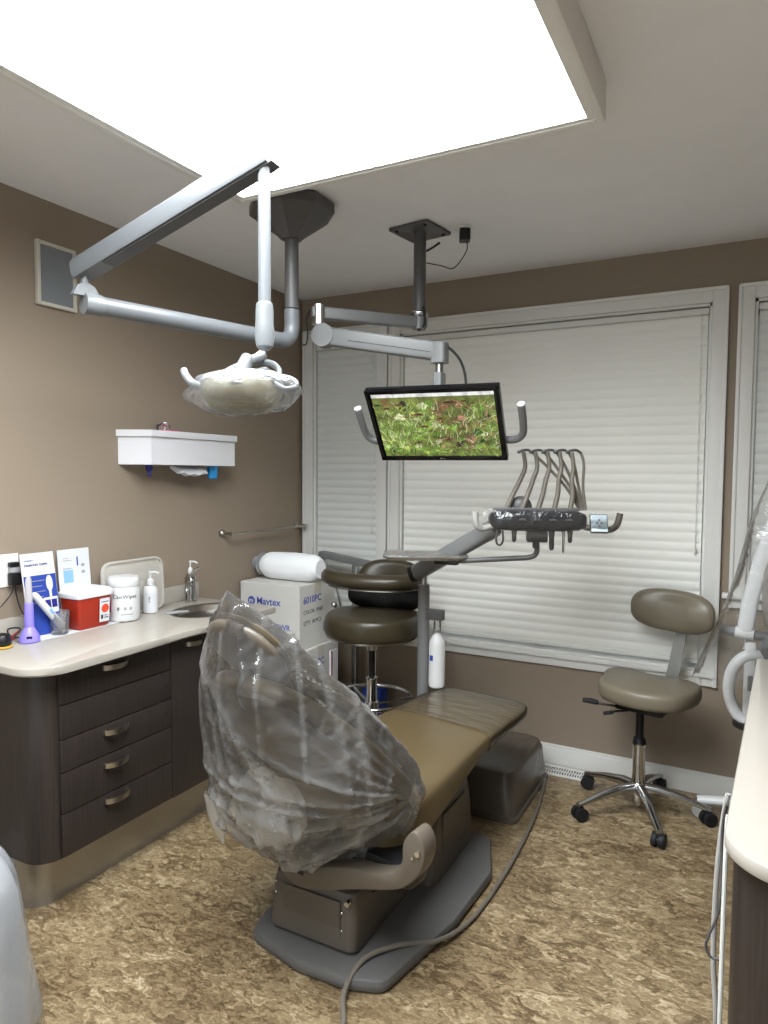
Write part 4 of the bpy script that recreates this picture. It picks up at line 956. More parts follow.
for i, (x, L_, r) in enumerate(((-0.145, 0.06, 0.007), (-0.09, 0.05, 0.009), (-0.01, 0.075, 0.009), (0.055, 0.08, 0.010), (0.10, 0.09, 0.005), (0.125, 0.05, 0.009))):
    b = B(); 
    if i == 0: tube(b, [(x-0.012, -0.02, 0.0), (x-0.014, -0.022, -0.045), (x, -0.023, -0.058), (x+0.012, -0.022, -0.04), (x+0.010, -0.02, 0.0)], 0.004, 8)
    else: lathe(b, [(r*0.5, -L_), (r, -L_+0.008), (r, -L_*0.4), (r*1.25, -0.01), (r*1.25, 0.012)], (x, -0.02, 0.005), 14)
    hput('handpiece', b, M['arm_dark'] if i != 4 else M['alu'])
b = B(); box2(b, (-0.04, -0.03, -0.045), (0.04, 0.03, 0.0), 0.008); R = []; hput('head_mount', b, M['arm_dark'])
b = B(); ellip(b, (-0.06, 0.05, 0.09), (0.045, 0.03, 0.045)); hput('rear_pod', b, M['arm_dark'])
# lower bracket arm to the tray
b = B(); tube(b, [(0.556, -0.15, 1.215), (0.556, -0.15, 1.165), (0.53, -0.155, 1.145), (0.45, -0.17, 1.136), (0.20, -0.21, 1.112)], 0.0105, 12, sub=6); put('tray_arm', b, M['arm_dark'], de)
b = B(); box(b, (0.20, -0.215, 1.108), (0.10, 0.035, 0.014), 0.004); put('tray_joint', b, M['black'], de)
b = B(); po = rpoly([(-0.17, -0.10), (0.17, -0.10), (0.17, 0.10), (-0.17, 0.10)], 0.03, 5); inn = rpoly([(-0.16, -0.09), (0.16, -0.09), (0.16, 0.09), (-0.16, 0.09)], 0.025, 5)
loft(b, [[Vector((p.x, p.y, z)) for p in g] for g, z in ((inn, 0.004), (inn, 0.016), (po, 0.018), (po, 0.014), (inn, 0.0))])
b.transform(Matrix.Translation((0.095, -0.20, 1.118)) @ Matrix.Rotation(math.radians(26), 4, 'Z')); ty = put('tray', b, M['alu'], de)
b = B(); loft(b, [[Vector((p.x*k, p.y*k, z)) for p in po] for k, z in ((1.02, 0.010), (1.03, 0.021), (1.0, 0.0225), (0.96, 0.02))]); 
for v in b.verts: v.co.z += 0.003*noise.noise(v.co*20)
b.transform(Matrix.Translation((0.095, -0.20, 1.118)) @ Matrix.Rotation(math.radians(26), 4, 'Z')); put('tray_film', b, M['crinkle'], ty, sharp=3)

wbt = thing('water_bottle', 'white water bottle with small blue label hanging beside the grey post', 'bottle', (1.168, -0.62, 0.51))
b = B(); lathe(b, [(0.03, 0), (0.036, 0.006), (0.037, 0.02), (0.037, 0.19), (0.034, 0.21), (0.022, 0.232), (0.014, 0.244), (0.013, 0.262)], seg=32); put('bottle_body', b, M['white'], wbt)
b = B(); lathe(b, [(0.016, 0.250), (0.017, 0.255), (0.017, 0.298), (0.014, 0.302), (0.013, 0.27), (0.013, 0.252)], seg=24); put('neck_ring', b, M['clear'], wbt)
b = arc_patch(0.0372, math.radians(-125), math.radians(-95), 0.125, 0.15); put('blue_label', b, M['blue'], wbt)

# ------------------------------------------------------------ ceiling-mounted operating light
ol = thing('operating_light', 'light grey articulated operating light hung from a dark ceiling cone', 'dental light', (0.82, -1.25, H))
b = B(); n8 = lambda r, z, c=(0, 0): [Vector((c[0]+r*math.cos(2*PI*i/8+PI/8), c[1]+r*math.sin(2*PI*i/8+PI/8), z)) for i in range(8)]
loft(b, [n8(0.155, -0.001), n8(0.165, -0.012), n8(0.165, -0.045), n8(0.055, -0.125), n8(0.04, -0.14)])
put('ceiling_cone', b, M['cone_grey'], ol, sharp=0.3)
b = B(); cyl(b, (0, 0, -0.13), (0, 0, -0.40), 0.0265, seg=28); put('pole', b, M['arm_dark'], ol)
b = B(); ze = 1.975-H
EL = Vector((0.632-0.82, -1.98+1.25, 0)); ed = EL.normalized()
tube(b, [(0, 0, -0.40), (0, 0, ze+0.09), (0, 0, ze+0.05), Vector((0, 0, ze+0.015))+ed*0.015, Vector((0, 0, ze))+ed*0.05, Vector((0, 0, ze))+ed*0.1, Vector((0, 0, ze))+EL], 0.029, 20, sub=6)
put('elbow_arm', b, M['lamp_grey'], ol)
b = B(); cyl(b, (0, 0, -0.4005), (0, 0, -0.3985), 0.0272, seg=28); put('pole_seam', b, M['black'], ol)
J = Vector((EL.x, EL.y, ze))
b = B(); cyl(b, J+ed*0.045+Vector((0, 0, 0.02)), J+ed*0.045+Vector((0, 0, 0.085)), 0.012, seg=14); cyl(b, J-ed*0.004, J+ed*0.05, 0.0315, 0.0315, 20); loft(b, [[J+ed*u+Vector((0, 0, h))+Vector((-ed.y, ed.x, 0))*w for u, h in ((0.0, 0.02), (0.085, 0.02), (0.07, 0.05), (0.045, 0.062), (0.02, 0.05))] for w in (-0.012, 0.012)])
put('shoulder_joint', b, M['lamp_white'], ol)
# upper box beam
TOPD = Vector((1.235-0.82, -1.972+1.25, 2.275-H)); J2 = J+ed*0.045+Vector((0, 0, 0.105))
bd = (TOPD-J2).normalized(); P1 = J2-bd*0.03; P2 = TOPD+bd*0.03+Vector((0, 0, 0.014))
xx, yy_, dd = frame(P2-P1)
b = B(); sec = [(-0.030, -0.030), (0.030, -0.030), (0.034, -0.018), (0.026, 0.024), (0.018, 0.032), (-0.018, 0.032), (-0.026, 0.024), (-0.034, -0.018)]
loft(b, [[c+xx*u*k+yy_*v_*k for u, v_ in sec] for c, k in ((P1, 0.9), (P1+dd*0.01, 1), (P2-dd*0.006, 1.0), (P2, 0.95))]); bmz = put('balance_beam', b, M['lamp_grey'], ol, sharp=0.5)
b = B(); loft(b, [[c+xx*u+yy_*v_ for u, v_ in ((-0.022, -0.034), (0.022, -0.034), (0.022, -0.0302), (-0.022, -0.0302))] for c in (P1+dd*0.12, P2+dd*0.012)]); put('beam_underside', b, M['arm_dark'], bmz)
DX, DY = 1.252-0.82, -1.975+1.25
b = B(); cyl(b, (DX, DY, TOPD.z-0.03), (DX, DY, TOPD.z+0.01), 0.014, 0.017, seg=16); put('swivel', b, M['lamp_white'], ol)
b = B(); cyl(b, (DX, DY, 1.895-H), (DX, DY, TOPD.z-0.028), 0.0165, seg=20); put('drop_tube', b, M['lamp_grey'], ol)
b = B(); lathe(b, [(0.017, 0.085), (0.022, 0.08), (0.0235, 0.06), (0.024, 0.03), (0.027, 0.0), (0.022, -0.03), (0.012, -0.04)], (DX, DY, 1.835-H), 20)
put('yoke_knuckle', b, M['lamp_white'], ol)
# head: facing down and slightly towards the front opening
HC = Matrix.Translation((1.215-0.82, -2.02+1.25, 1.695-H)) @ Matrix.Rotation(math.radians(20), 4, 'Z') @ Matrix.Rotation(math.radians(-32), 4, 'X') @ Matrix.Rotation(math.radians(-3), 4, 'Y')
def lput(name, b, m, parent=ol, **k): b.transform(HC); return put(name, b, m, parent, **k)
R = []; b = B()
for z, w, d, e, oy in ((0.046, 0.012, 0.010, 0.9, 0.010), (0.044, 0.045, 0.022, 0.9, 0.010), (0.036, 0.068, 0.040, 0.85, 0.010), (0.024, 0.088, 0.054, 0.8, 0.008), (0.010, 0.104, 0.064, 0.75, 0.004), (-0.004, 0.112, 0.070, 0.7, 0), (-0.012, 0.112, 0.070, 0.7, 0), (-0.010, 0.104, 0.063, 0.7, 0), (0.004, 0.09, 0.05, 0.7, 0), (0.02, 0.06, 0.035, 0.8, 0), (0.028, 0.02, 0.01, 1.0, 0)):
    R.append([Vector((p[0], p[1]+oy, z)) for p in srect(w, d, 36, e)])
loft(b, R); lh = lput('lamp_housing', b, M['lamp_white'], sharp=0.8)
M['reflector'] = mat('faceted_reflector', (206, 202, 176), 0.2, metal=0.8, noise_amt=0.25, nscale=60, bump=0.4, bscale=70)
R = []; b = B()
for z, w, d in ((-0.011, 0.102, 0.060), (-0.02, 0.094, 0.055), (-0.034, 0.072, 0.043), (-0.041, 0.03, 0.02), (-0.038, 0.01, 0.008)): R.append([Vector((p[0]-0.004, p[1], z)) for p in srect(w, d, 36, 0.7)])
loft(b, R, cap=True); lput('reflector', b, M['reflector'], sharp=0.9)
b = B(); box2(b, (-0.014, -0.058, -0.030), (0.018, -0.045, -0.014), 0.004); lput('bulb_guard', b, M['alu'])
R = []; b = B()
for z, w, d in ((-0.009, 0.110, 0.069), (-0.030, 0.101, 0.064), (-0.048, 0.078, 0.050), (-0.055, 0.045, 0.03), (-0.056, 0.012, 0.01)): R.append([Vector((p[0]-0.004, p[1], z+0.0015*math.sin(p[0]*90))) for p in srect(w, d, 36, 0.72)])
loft(b, R); lput('lens_cover', b, film('lens_plastic', (238, 236, 220), 0.30, 0.08, 0.5, 0.6, 22), sharp=1.5)
b = B(); tube(b, [(-0.100, 0.0, 0.0), (-0.094, 0.02, 0.040), (-0.070, 0.035, 0.084), (-0.03, 0.04, 0.112), (0.02, 0.04, 0.118), (0.062, 0.03, 0.100), (0.088, 0.015, 0.062), (0.092, 0.0, 0.022)], 0.007, 12, flat=1.4); lput('yoke_arch', b, M['lamp_white'])
b = B(); tube(b, [(-0.012, 0.0, 0.045), (-0.008, 0.004, 0.075), (-0.004, 0.010, 0.108)], lambda t: 0.022-0.004*t, 16); tube(b, [(0.0, 0.014, 0.10), (0.02, 0.02, 0.115), (0.03, 0.028, 0.135)], 0.0145, 12); lput('rear_tube', b, M['lamp_white'])
b = B(); tube(b, [(0.01, 0.02, 0.06), (0.04, 0.0, 0.052), (0.066, -0.03, 0.03), (0.08, -0.052, 0.008)], lambda t: 0.010-0.002*t, 12, flat=0.7); lput('front_band', b, M['lamp_white'])
b = B(); tube(b, [(-0.098, -0.035, -0.018), (-0.118, -0.045, -0.014), (-0.136, -0.05, 0.006), (-0.146, -0.05, 0.026)], lambda t: 0.0105-0.001*t, 12); lput('grip', b, M['lamp_white'])
b = B(); tube(b, [(0.092, -0.03, -0.012), (0.118, -0.02, -0.028), (0.140, -0.008, -0.016), (0.142, 0.0, 0.006), (0.120, 0.01, 0.03), (0.092, 0.01, 0.038)], 0.0075, 12); lput('grip', b, M['lamp_white'])
b = B(); R = []
for i, (x, k) in enumerate(((-0.156, 0.012), (-0.13, 0.032), (-0.10, 0.066), (-0.05, 0.076), (0.0, 0.080), (0.05, 0.076), (0.10, 0.066), (0.13, 0.044), (0.158, 0.012))):
    R.append([Vector((x, -0.002+k*1.02*math.cos(a)*(1+0.08*noise.noise(Vector((x*30, a*2, 0)))), -0.020+0.55*k*math.sin(a)*(1+0.16*noise.noise(Vector((x*30, a*2, 9)))))) for a in [2*PI*j/28 for j in range(28)]])
loft(b, R); lput('protective_film', b, film('lamp_film', (245, 247, 250), 0.12, 0.08, 0.4, 0.9, 30), sharp=3)

# ------------------------------------------------------------ monitor on ceiling arm
MR = Matrix.Translation((1.338, -1.04, 1.656)) @ Matrix.Rotation(math.radians(8), 4, 'Z') @ Matrix.Rotation(math.radians(40), 4, 'X')
mo = thing('ceiling_monitor', 'flat black monitor showing a planted aquarium, hung from a grey ceiling arm', 'monitor', (1.13, -0.76, H))
ML = Matrix.Translation((-1.13, 0.76, -H)) @ MR
def mput(name, b, m, parent=mo, **k): b.transform(ML); return put(name, b, m, parent, **k)
W2, H2 = 0.255, 0.165
b = B(); box2(b, (-W2, -0.0, -H2), (W2, 0.026, H2), 0.005); box2(b, (-W2*0.8, 0.026, -H2*0.8), (W2*0.8, 0.042, H2*0.8), 0.012)
for a, c in (((-W2, -0.006, H2-0.013), (W2, 0.0, H2)), ((-W2, -0.006, -H2), (W2, 0.0, -H2+0.02)), ((-W2, -0.006, -H2), (-W2+0.014, 0.0, H2)), ((W2-0.014, -0.006, -H2), (W2, 0.0, H2))): box2(b, a, c, 0.002)
put_c = mput('screen_case', b, M['gloss_black'])
# aquarium picture: water, plants and fish as flat printed shapes on the lit screen
def scr(name, rgb, e=0.62):
    m = bpy.data.materials.new(name); m.use_nodes = True; nt = m.node_tree; bb = nt.nodes['Principled BSDF']
    bb.inputs['Base Color'].default_value = (0.02, 0.02, 0.02, 1); bb.inputs['Roughness'].default_value = 0.25
    tc = nt.nodes.new('ShaderNodeTexCoord'); n = nt.nodes.new('ShaderNodeTexNoise'); n.inputs['Scale'].default_value = 28; n.inputs['Detail'].default_value = 6; nt.links.new(tc.outputs['Object'], n.inputs['Vector'])
    r = nt.nodes.new('ShaderNodeValToRGB'); c = lin(rgb); r.color_ramp.elements[0].position = 0.3; r.color_ramp.elements[1].position = 0.7
    r.color_ramp.elements[0].color = (*[v*0.45 for v in c], 1); r.color_ramp.elements[1].color = (*[min(1, v*1.5) for v in c], 1)
    nt.links.new(n.outputs['Fac'], r.inputs[0]); nt.links.new(r.outputs[0], bb.inputs['Emission Color']); bb.inputs['Emission Strength'].default_value = e*1.35
    return m
SM = [scr('screen_green', (112, 122, 60)), scr('screen_white', (236, 240, 236), 0.75), scr('screen_lime', (176, 198, 98)), scr('screen_dark_green', (52, 88, 36)), scr('screen_rust', (128, 92, 58)),
      scr('screen_dark', (34, 40, 26)), scr('screen_pale', (226, 232, 176)), scr('screen_mid_green', (120, 160, 62)), scr('screen_pink', (184, 136, 112))]
sw, shh = W2-0.022, H2-0.02
b = B(); layer = [0.0]
def q4(pts, mi):
    layer[0] += 0.0000045; f = b.faces.new([b.verts.new((x, -0.0008-layer[0], z)) for x, z in pts]); f.material_index = mi
def clampq(x, z): return (max(-sw, min(sw, x)), max(-shh, min(shh-0.018, z)))
q4([(-sw, -shh), (sw, -shh), (sw, shh), (-sw, shh)], 0)
q4([(-sw, shh-0.014), (sw, shh-0.014), (sw, shh+0.001), (-sw, shh+0.001)], 1)
rs = random.Random(11)
for i in range(16):                                     # dark drift wood and shade
    x, z = rs.choice(((rs.uniform(-sw, -0.11), rs.uniform(0.07, 0.12)), (rs.uniform(-0.02, 0.14), rs.uniform(-0.11, -0.03)), (rs.uniform(0.16, sw), rs.uniform(-0.12, 0.05)))); r1, r2 = rs.uniform(0.012, 0.03), rs.uniform(0.006, 0.014)
    q4([clampq(x+r1*math.cos(t), z+r2*math.sin(t)) for t in [2*PI*k/10 for k in range(10)]], 5 if i % 3 else 4)
for k in range(70):
    x = rs.uniform(-sw, sw); u = (x+sw)/(2*sw); z = rs.uniform(-0.13, 0.10 if u > 0.3 else 0.06); rr_ = rs.uniform(0.010, 0.030)
    mi = rs.choice((2, 7, 6, 7)) if u < 0.5 else (rs.choice((8, 4, 4, 5, 7)) if u < 0.78 else rs.choice((7, 3, 6, 4)))
    q4([clampq(x+rr_*(0.7+0.5*noise.noise(Vector((k, math.cos(a)*1.5, math.sin(a)*1.5))))*math.cos(a), z+0.75*rr_*(0.7+0.5*noise.noise(Vector((k+9, math.cos(a)*2, math.sin(a)*2))))*math.sin(a)) for a in [2*PI*j/18 for j in range(18)]], mi)
def blade(x, z, L_, a, w, bend, mi):
    n = 5; l, r_ = [], []
    for k in range(n+1):
        t = k/n; aa = a+bend*t; px = x+L_*t*math.cos(aa); pz = z+L_*t*math.sin(aa); ww = w*(1-t)**0.7*(0.4+0.6*min(1, 4*t+0.3))
        l.append((px-ww*math.sin(aa), pz+ww*math.cos(aa))); r_.append((px+ww*math.sin(aa), pz-ww*math.cos(aa)))
    q4([clampq(*p) for p in l+list(reversed(r_))], mi)
for i in range(900):
    x = rs.uniform(-sw, sw); u = (x+sw)/(2*sw)
    if u < 0.5: z = rs.uniform(-0.12, 0.085); mi = rs.choice((2, 2, 7, 7, 3, 6, 0))
    elif u < 0.78: z = rs.uniform(-0.12, 0.09); mi = rs.choice((4, 8, 3, 7, 4, 5, 6))
    else: z = rs.uniform(-0.12, 0.10); mi = rs.choice((2, 7, 3, 3, 6, 8))
    blade(x, z, rs.uniform(0.02, 0.06), rs.uniform(0.6, 2.5), rs.uniform(0.0008, 0.0022), rs.uniform(-0.9, 0.9), mi)
for i in range(120):
    x = rs.uniform(-sw, sw); blade(x, rs.uniform(-shh, -0.10), rs.uniform(0.012, 0.03), rs.uniform(0.3, 2.8), rs.uniform(0.0015, 0.004), rs.uniform(-0.8, 0.8), rs.choice((2, 7, 7, 3)))
for x, z, L_ in ((-0.13, 0.10, 0.022), (-0.18, 0.085, 0.02), (-0.06, 0.055, 0.026), (-0.11, 0.045, 0.012), (-0.045, 0.0, 0.02), (0.005, 0.07, 0.016), (0.065, 0.105, 0.036), (0.12, 0.11, 0.018), (0.15, 0.10, 0.016), (-0.08, -0.075, 0.018), (0.02, 0.035, 0.02), (-0.03, 0.03, 0.014)):
    q4([clampq(x+L_*0.8*math.cos(t), z+L_*0.28*math.sin(t)) for t in [2*PI*k/12 for k in range(12)]]+[], 4); q4([clampq(*p) for p in ((x-L_*0.7, z), (x-L_*1.15, z+L_*0.3), (x-L_*1.1, z-L_*0.3))], 4)
    q4([clampq(x+L_*0.6*math.cos(t), z+L_*0.06+L_*0.12*math.sin(t)) for t in [2*PI*k/12 for k in range(12)]], 5)
mput('aquarium_picture', b, SM, smooth=False)
b = B(); lathe(b, [(0.0005, 0), (0.003, 0), (0.003, 0.0008), (0.0005, 0.0008)], (-0.006, -0.0062, -H2+0.010), 12, ax=Matrix.Rotation(PI/2, 3, 'X')); merge(b, text_bm('LG', 0.009, basis((-0.001, -0.0062, -H2+0.007), (1, 0, 0), (0, 0, 1)))); mput('maker_mark', b, M['grey_ink'], smooth=False)
for s in (-1, 1):
    b = B()
    tube(b, [(s*0.20, 0.045, -0.10), (s*0.275, 0.045, -0.105), (s*0.31, 0.043, -0.08), (s*0.318, 0.04, -0.03), (s*0.318, 0.038, 0.058)], 0.0145, 14, sub=6)
    g = mput('side_handle', b, M['arm_grey']); b = B(); cyl(b, (s*0.318, 0.038, 0.058), (s*0.318, 0.0378, 0.063), 0.0147, seg=16); mput('handle_cap', b, M['white'], g)
b = B(); box2(b, (-0.06, 0.042, -0.06), (0.06, 0.055, 0.06), 0.004); box2(b, (-0.03, 0.055, -0.03), (0.03, 0.09, 0.03), 0.006); mput('mount_plate', b, M['arm_dark'])
PV = ML @ Vector((0, 0.085, 0.0))
b = B(); t_ = 0.098
for dx in (-1, 1): pass
a_ = math.radians(-8)
sq = [(-t_, -t_), (t_, -t_), (t_, t_), (-t_, t_)]; ca, sa = math.cos(a_), math.sin(a_)
prism(b, rpoly([(x*ca-y*sa, x*sa+y*ca) for x, y in sq], 0.012, 4), -0.012, -0.0006, 0.002); mp_ = put('ceiling_plate', b, M['arm_dark'], mo)
for x, y in sq:
    x, y = x*0.72, y*0.72; b = B(); cyl(b, (x*ca-y*sa, x*sa+y*ca, -0.018), (x*ca-y*sa, x*sa+y*ca, -0.012), 0.007, seg=6); put('bolt', b, M['dark_metal'], mp_)
zu = 2.125-H
b = B(); cyl(b, (0, 0, zu+0.02), (0, 0, -0.012), 0.026, seg=28); put('pole', b, M['arm_dark'], mo)
b = B(); lathe(b, [(0.034, 0), (0.038, 0.006), (0.038, 0.016), (0.030, 0.024)], (0, 0, zu+0.012), 24); put('pole_collar', b, M['alu'], mo)
E1 = Vector((0.838-1.13, -1.09+0.76, zu)); E0 = Vector((0.0, 0.0, zu-0.012))
def arm_beam(p, q, w, h, over=0.03):
    b = B(); d = (Vector(q)-Vector(p)).normalized(); obar(b, Vector(p)-d*over, Vector(q)+d*over, w, h, e=0.3); return b
put('upper_arm', arm_beam(E1+Vector((0, 0, -0.008)), E0, 0.022, 0.024), M['arm_grey'], mo)
b = B(); cyl(b, E1+Vector((0, 0, -0.055)), E1+Vector((0, 0, 0.022)), 0.030, seg=24); put('elbow_joint', b, M['alu'], mo)
b = B(); cyl(b, (0, 0, zu-0.04), (0, 0, zu+0.012), 0.029, seg=24); put('pole_joint', b, M['arm_grey'], mo)
W1 = Vector((PV.x-0.0, PV.y, 1.985-H)); W1 = Vector((1.315-1.13, -0.965+0.76, 1.945-H))
L0 = E1+Vector((0.02, 0.01, -0.10))
la = put('lower_arm', arm_beam(L0, W1+Vector((0, 0, 0.0)), 0.026, 0.036, 0.0), M['arm_grey'], mo)
b = B(); d3 = (W1-L0).normalized(); sd = Vector((-d3.y, d3.x, 0)).normalized(); cyl(b, L0-sd*0.03, L0+sd*0.03, 0.046, seg=32); put('elbow_disc', b, M['arm_grey'], la)
b = B(); c_ = (L0+W1)/2-sd*0.0265
box(b, L0.lerp(W1, 0.58)-sd*0.0268+Vector((0, 0, -0.008)), ((W1-L0).length*0.7, 0.0012, 0.0022), rot=basis((0, 0, 0), d3, sd)); put('cover_seam', b, M['black'], la)
b = B(); obar(b, W1+Vector((0, 0, 0.036)), W1+Vector((0, 0, -0.045)), 0.031, 0.030, e=0.4); put('wrist_block', b, M['arm_grey'], mo)
b = B(); cyl(b, W1+Vector((0, 0, -0.085)), W1+Vector((0, 0, -0.045)), 0.016, seg=18); put('wrist_pin', b, M['alu'], mo)
b = B(); obar(b, W1+Vector((0, 0, -0.08)), W1+Vector((0, 0, -0.16)), 0.026, 0.018, e=0.3); obar(b, W1+Vector((0, 0, -0.15)), PV, 0.022, 0.018, e=0.4); put('tilt_bracket', b, M['arm_grey'], mo)
b = B(); tube(b, [W1+Vector((0.03, 0.01, 0.02)), W1+Vector((0.075, 0.02, -0.03)), W1+Vector((0.10, 0.02, -0.10)), W1+Vector((0.11, 0.0, -0.19)), PV+Vector((0.08, 0.02, 0.03))], 0.005, 8); put('screen_cable', b, M['cable'], mo)
b = B(); tube(b, [E1+Vector((-0.028, -0.01, 0.01)), E1+Vector((-0.045, -0.02, -0.03)), E1+Vector((-0.04, -0.02, -0.09)), E1+Vector((-0.06, 0.0, -0.125)), E1+Vector((-0.09, 0.02, -0.125))], 0.003, 6)
tube(b, [(0.024, -0.012, zu+0.05), (0.035, -0.02, zu+0.02), (0.03, -0.015, zu-0.025), (0.0, -0.01, zu-0.045)], 0.005, 8); put('arm_cable', b, M['cable'], mo)
co = thing('ceiling_outlet', 'small ceiling outlet with black adapter right of the monitor plate', 'outlet', (1.30, -0.70, H))
b = B(); box2(b, (-0.035, -0.035, -0.007), (0.035, 0.035, -0.0006), 0.003, rot=None); put('cover_plate', b, M['socket'], co)
b = B(); box(b, (0.01, -0.005, -0.034), (0.045, 0.05, 0.05), 0.006, rot=math.radians(25)); put('adapter', b, M['black'], co)
b = B(); tube(b, [(0.02, -0.01, -0.055), (0.02, -0.01, -0.10), (-0.03, -0.02, -0.165), (-0.08, -0.04, -0.155), (-0.14, -0.06, -0.14)], 0.0022, 6); tube(b, [(-0.143, -0.055, -0.09), (-0.11, -0.05, -0.075), (-0.085, -0.045, -0.06)], 0.005, 8); put('cord', b, M['cable'], co)

# ------------------------------------------------------------ stools
def caster(b_wheel, c, ang):
    ax = Vector((math.cos(ang), math.sin(ang), 0))
    for s in (-1, 1): cyl(b_wheel, Vector(c)+ax*s*0.006, Vector(c)+ax*s*0.024, 0.029, seg=24)
    cyl(b_wheel, Vector(c)-ax*0.008, Vector(c)+ax*0.008, 0.02, seg=16)
    box(b_wheel, Vector(c)+Vector((0, 0, 0.016)), (0.03, 0.03, 0.03), 0.008, rot=ang)
def star_base(root, R_, angs, metal, hub=0.085):
    for k, a in enumerate(angs):
        a = math.radians(a); d = Vector((math.cos(a), math.sin(a), 0)); s = Vector((-d.y, d.x, 0)); rings = []
        for t, z, w, h in ((0.0, 0.115, 0.021, 0.022), (0.25, 0.115, 0.02, 0.02), (0.6, 0.098, 0.016, 0.014), (0.9, 0.074, 0.014, 0.010), (1.0, 0.068, 0.015, 0.009)):
            c = d*(0.015+(R_-0.005)*t)+Vector((0, 0, z)); rings.append([c+s*p[0]+Vector((0, 0, p[1])) for p in srect(w, h, 16, 0.7)])
        b = B(); loft(b, rings); lg = put('leg', b, metal, root)
        b = B(); cyl(b, d*R_+Vector((0, 0, 0.045)), d*R_+Vector((0, 0, 0.068)), 0.006, seg=10); caster(b, d*R_+Vector((0, 0, 0.0295)), a+PI/2+0.7*math.sin(k*2.1+1)); put('caster', b, M['rubber'], lg)
os_ = thing('operator_stool', 'taupe saddle stool with oval backrest and chrome five-star base by the right wall window', 'stool', (2.005, -0.335, 0), math.radians(-12))
star_base(os_, 0.28, [162, 234, 306, 18, 90], M['alu'])
b = B(); lathe(b, [(0.016, 0.04), (0.026, 0.06), (0.034, 0.10), (0.034, 0.13), (0.027, 0.14), (0.0265, 0.30), (0.029, 0.305), (0.029, 0.315), (0.02, 0.318)], seg=24); put('gas_column', b, M['chrome'], os_)
b = B(); cyl(b, (0, 0, 0.31), (0, 0, 0.335), 0.03, 0.024, seg=20); cyl(b, (0, 0, 0.335), (0, 0, 0.46), 0.0165, seg=20); put('piston', b, M['black'], os_)
b = B(); box2(b, (-0.08, -0.09, 0.468), (0.12, 0.09, 0.512), 0.012); tube(b, [(-0.04, -0.03, 0.465), (-0.15, -0.06, 0.466), (-0.18, -0.07, 0.47)], 0.005, 8); tube(b, [(-0.03, -0.05, 0.462), (-0.09, -0.10, 0.455)], 0.005, 8)
tilt = put('tilt_mechanism', b, M['black'], os_)
b = B(); tube(b, [(-0.16, -0.063, 0.468), (-0.19, -0.074, 0.474), (-0.225, -0.085, 0.474)], lambda t: 0.009+0.003*math.sin(t*3), 10); tube(b, [(-0.08, -0.095, 0.455), (-0.115, -0.12, 0.447)], 0.008, 10); put('lever_grip', b, M['rubber'], tilt)
# seat outline: lobed
def seat_poly(pts, sub=6): return [Vector((p.x, p.y)) for p in cat([Vector((x, y, 0)) for x, y in pts], sub, closed=True)]
def cushion(poly, z0, z1, bulge=0.012, steps=7):
    b = B(); cx = sum(p.x for p in poly)/len(poly); cy = sum(p.y for p in poly)/len(poly); c = Vector((cx, cy)); rings = []; zm = (z0+z1)/2
    for i in range(steps*2+1):
        a = -PI/2+PI*i/(steps*2); k = math.cos(a)**0.5 if math.cos(a) > 1e-6 else 0
        z = zm+(z1-z0)/2*math.copysign(abs(math.sin(a))**0.8, math.sin(a))
        rings.append([Vector((*(c+(p-c)*(0.80+0.2*k)), z)) for p in poly])
    top_ = [Vector((*(c+(p-c)*q), z1+bulge*(1-q))) for q in (0.5,) for p in poly]
    rings.append(top_); rings.append([Vector((*(c+(p-c)*0.15), z1+bulge)) for p in poly]); loft(b, rings); return b
SP = seat_poly([(-0.21, 0.02), (-0.235, 0.10), (-0.20, 0.165), (-0.11, 0.17), (0.0, 0.15), (0.10, 0.165), (0.19, 0.15), (0.225, 0.06), (0.215, -0.06), (0.17, -0.15), (0.06, -0.195), (-0.06, -0.195), (-0.155, -0.15), (-0.20, -0.06)])
put('seat', cushion([p*0.93+Vector((0.022, 0)) for p in SP], 0.512, 0.588, 0.010), M['leather_taupe'], os_, sharp=0.9)
b = B(); R = []
for z, yb, w in ((0.46, 0.10, 0.026), (0.47, 0.19, 0.027), (0.50, 0.225, 0.03), (0.60, 0.235, 0.027), (0.80, 0.25, 0.023)):
    R.append([Vector((0.045+(z-0.46)*0.14+sx*w, yb+sy, z)) for sx, sy in ((-1, -0.005), (1, -0.005), (1, 0.005), (-1, 0.005))])
loft(b, R); put('back_post', b, M['arm_grey'] if False else mat('brushed_post', (150, 150, 146), 0.35, metal=0.4), os_)
def pad(cx, cy, cz, w, h, th, bend, tilt_=0.0, skew=0.0, n=40):
    """curved backrest pad, face towards -y"""
    b = B(); rings = []
    for i in range(13):
        a = -PI/2+PI*i/12; k = max(0.03, math.cos(a))**0.45; dy = th*math.sin(a)
        rings.append([Vector((cx+w*(0.86+0.14*k)*k**0.4*p[0], cy+dy-bend*(w*p[0])**2*1.0+tilt_*(h*p[1]), cz+h*(0.86+0.14*k)*k**0.4*p[1]+skew*w*p[0])) for p in srect(1, 1, n, 0.72)])
    loft(b, rings); return b
put('backrest', pad(0.062, 0.215, 0.868, 0.182, 0.094, 0.027, 1.0, 0.05, -0.035), M['leather_taupe'], os_, sharp=0.9)

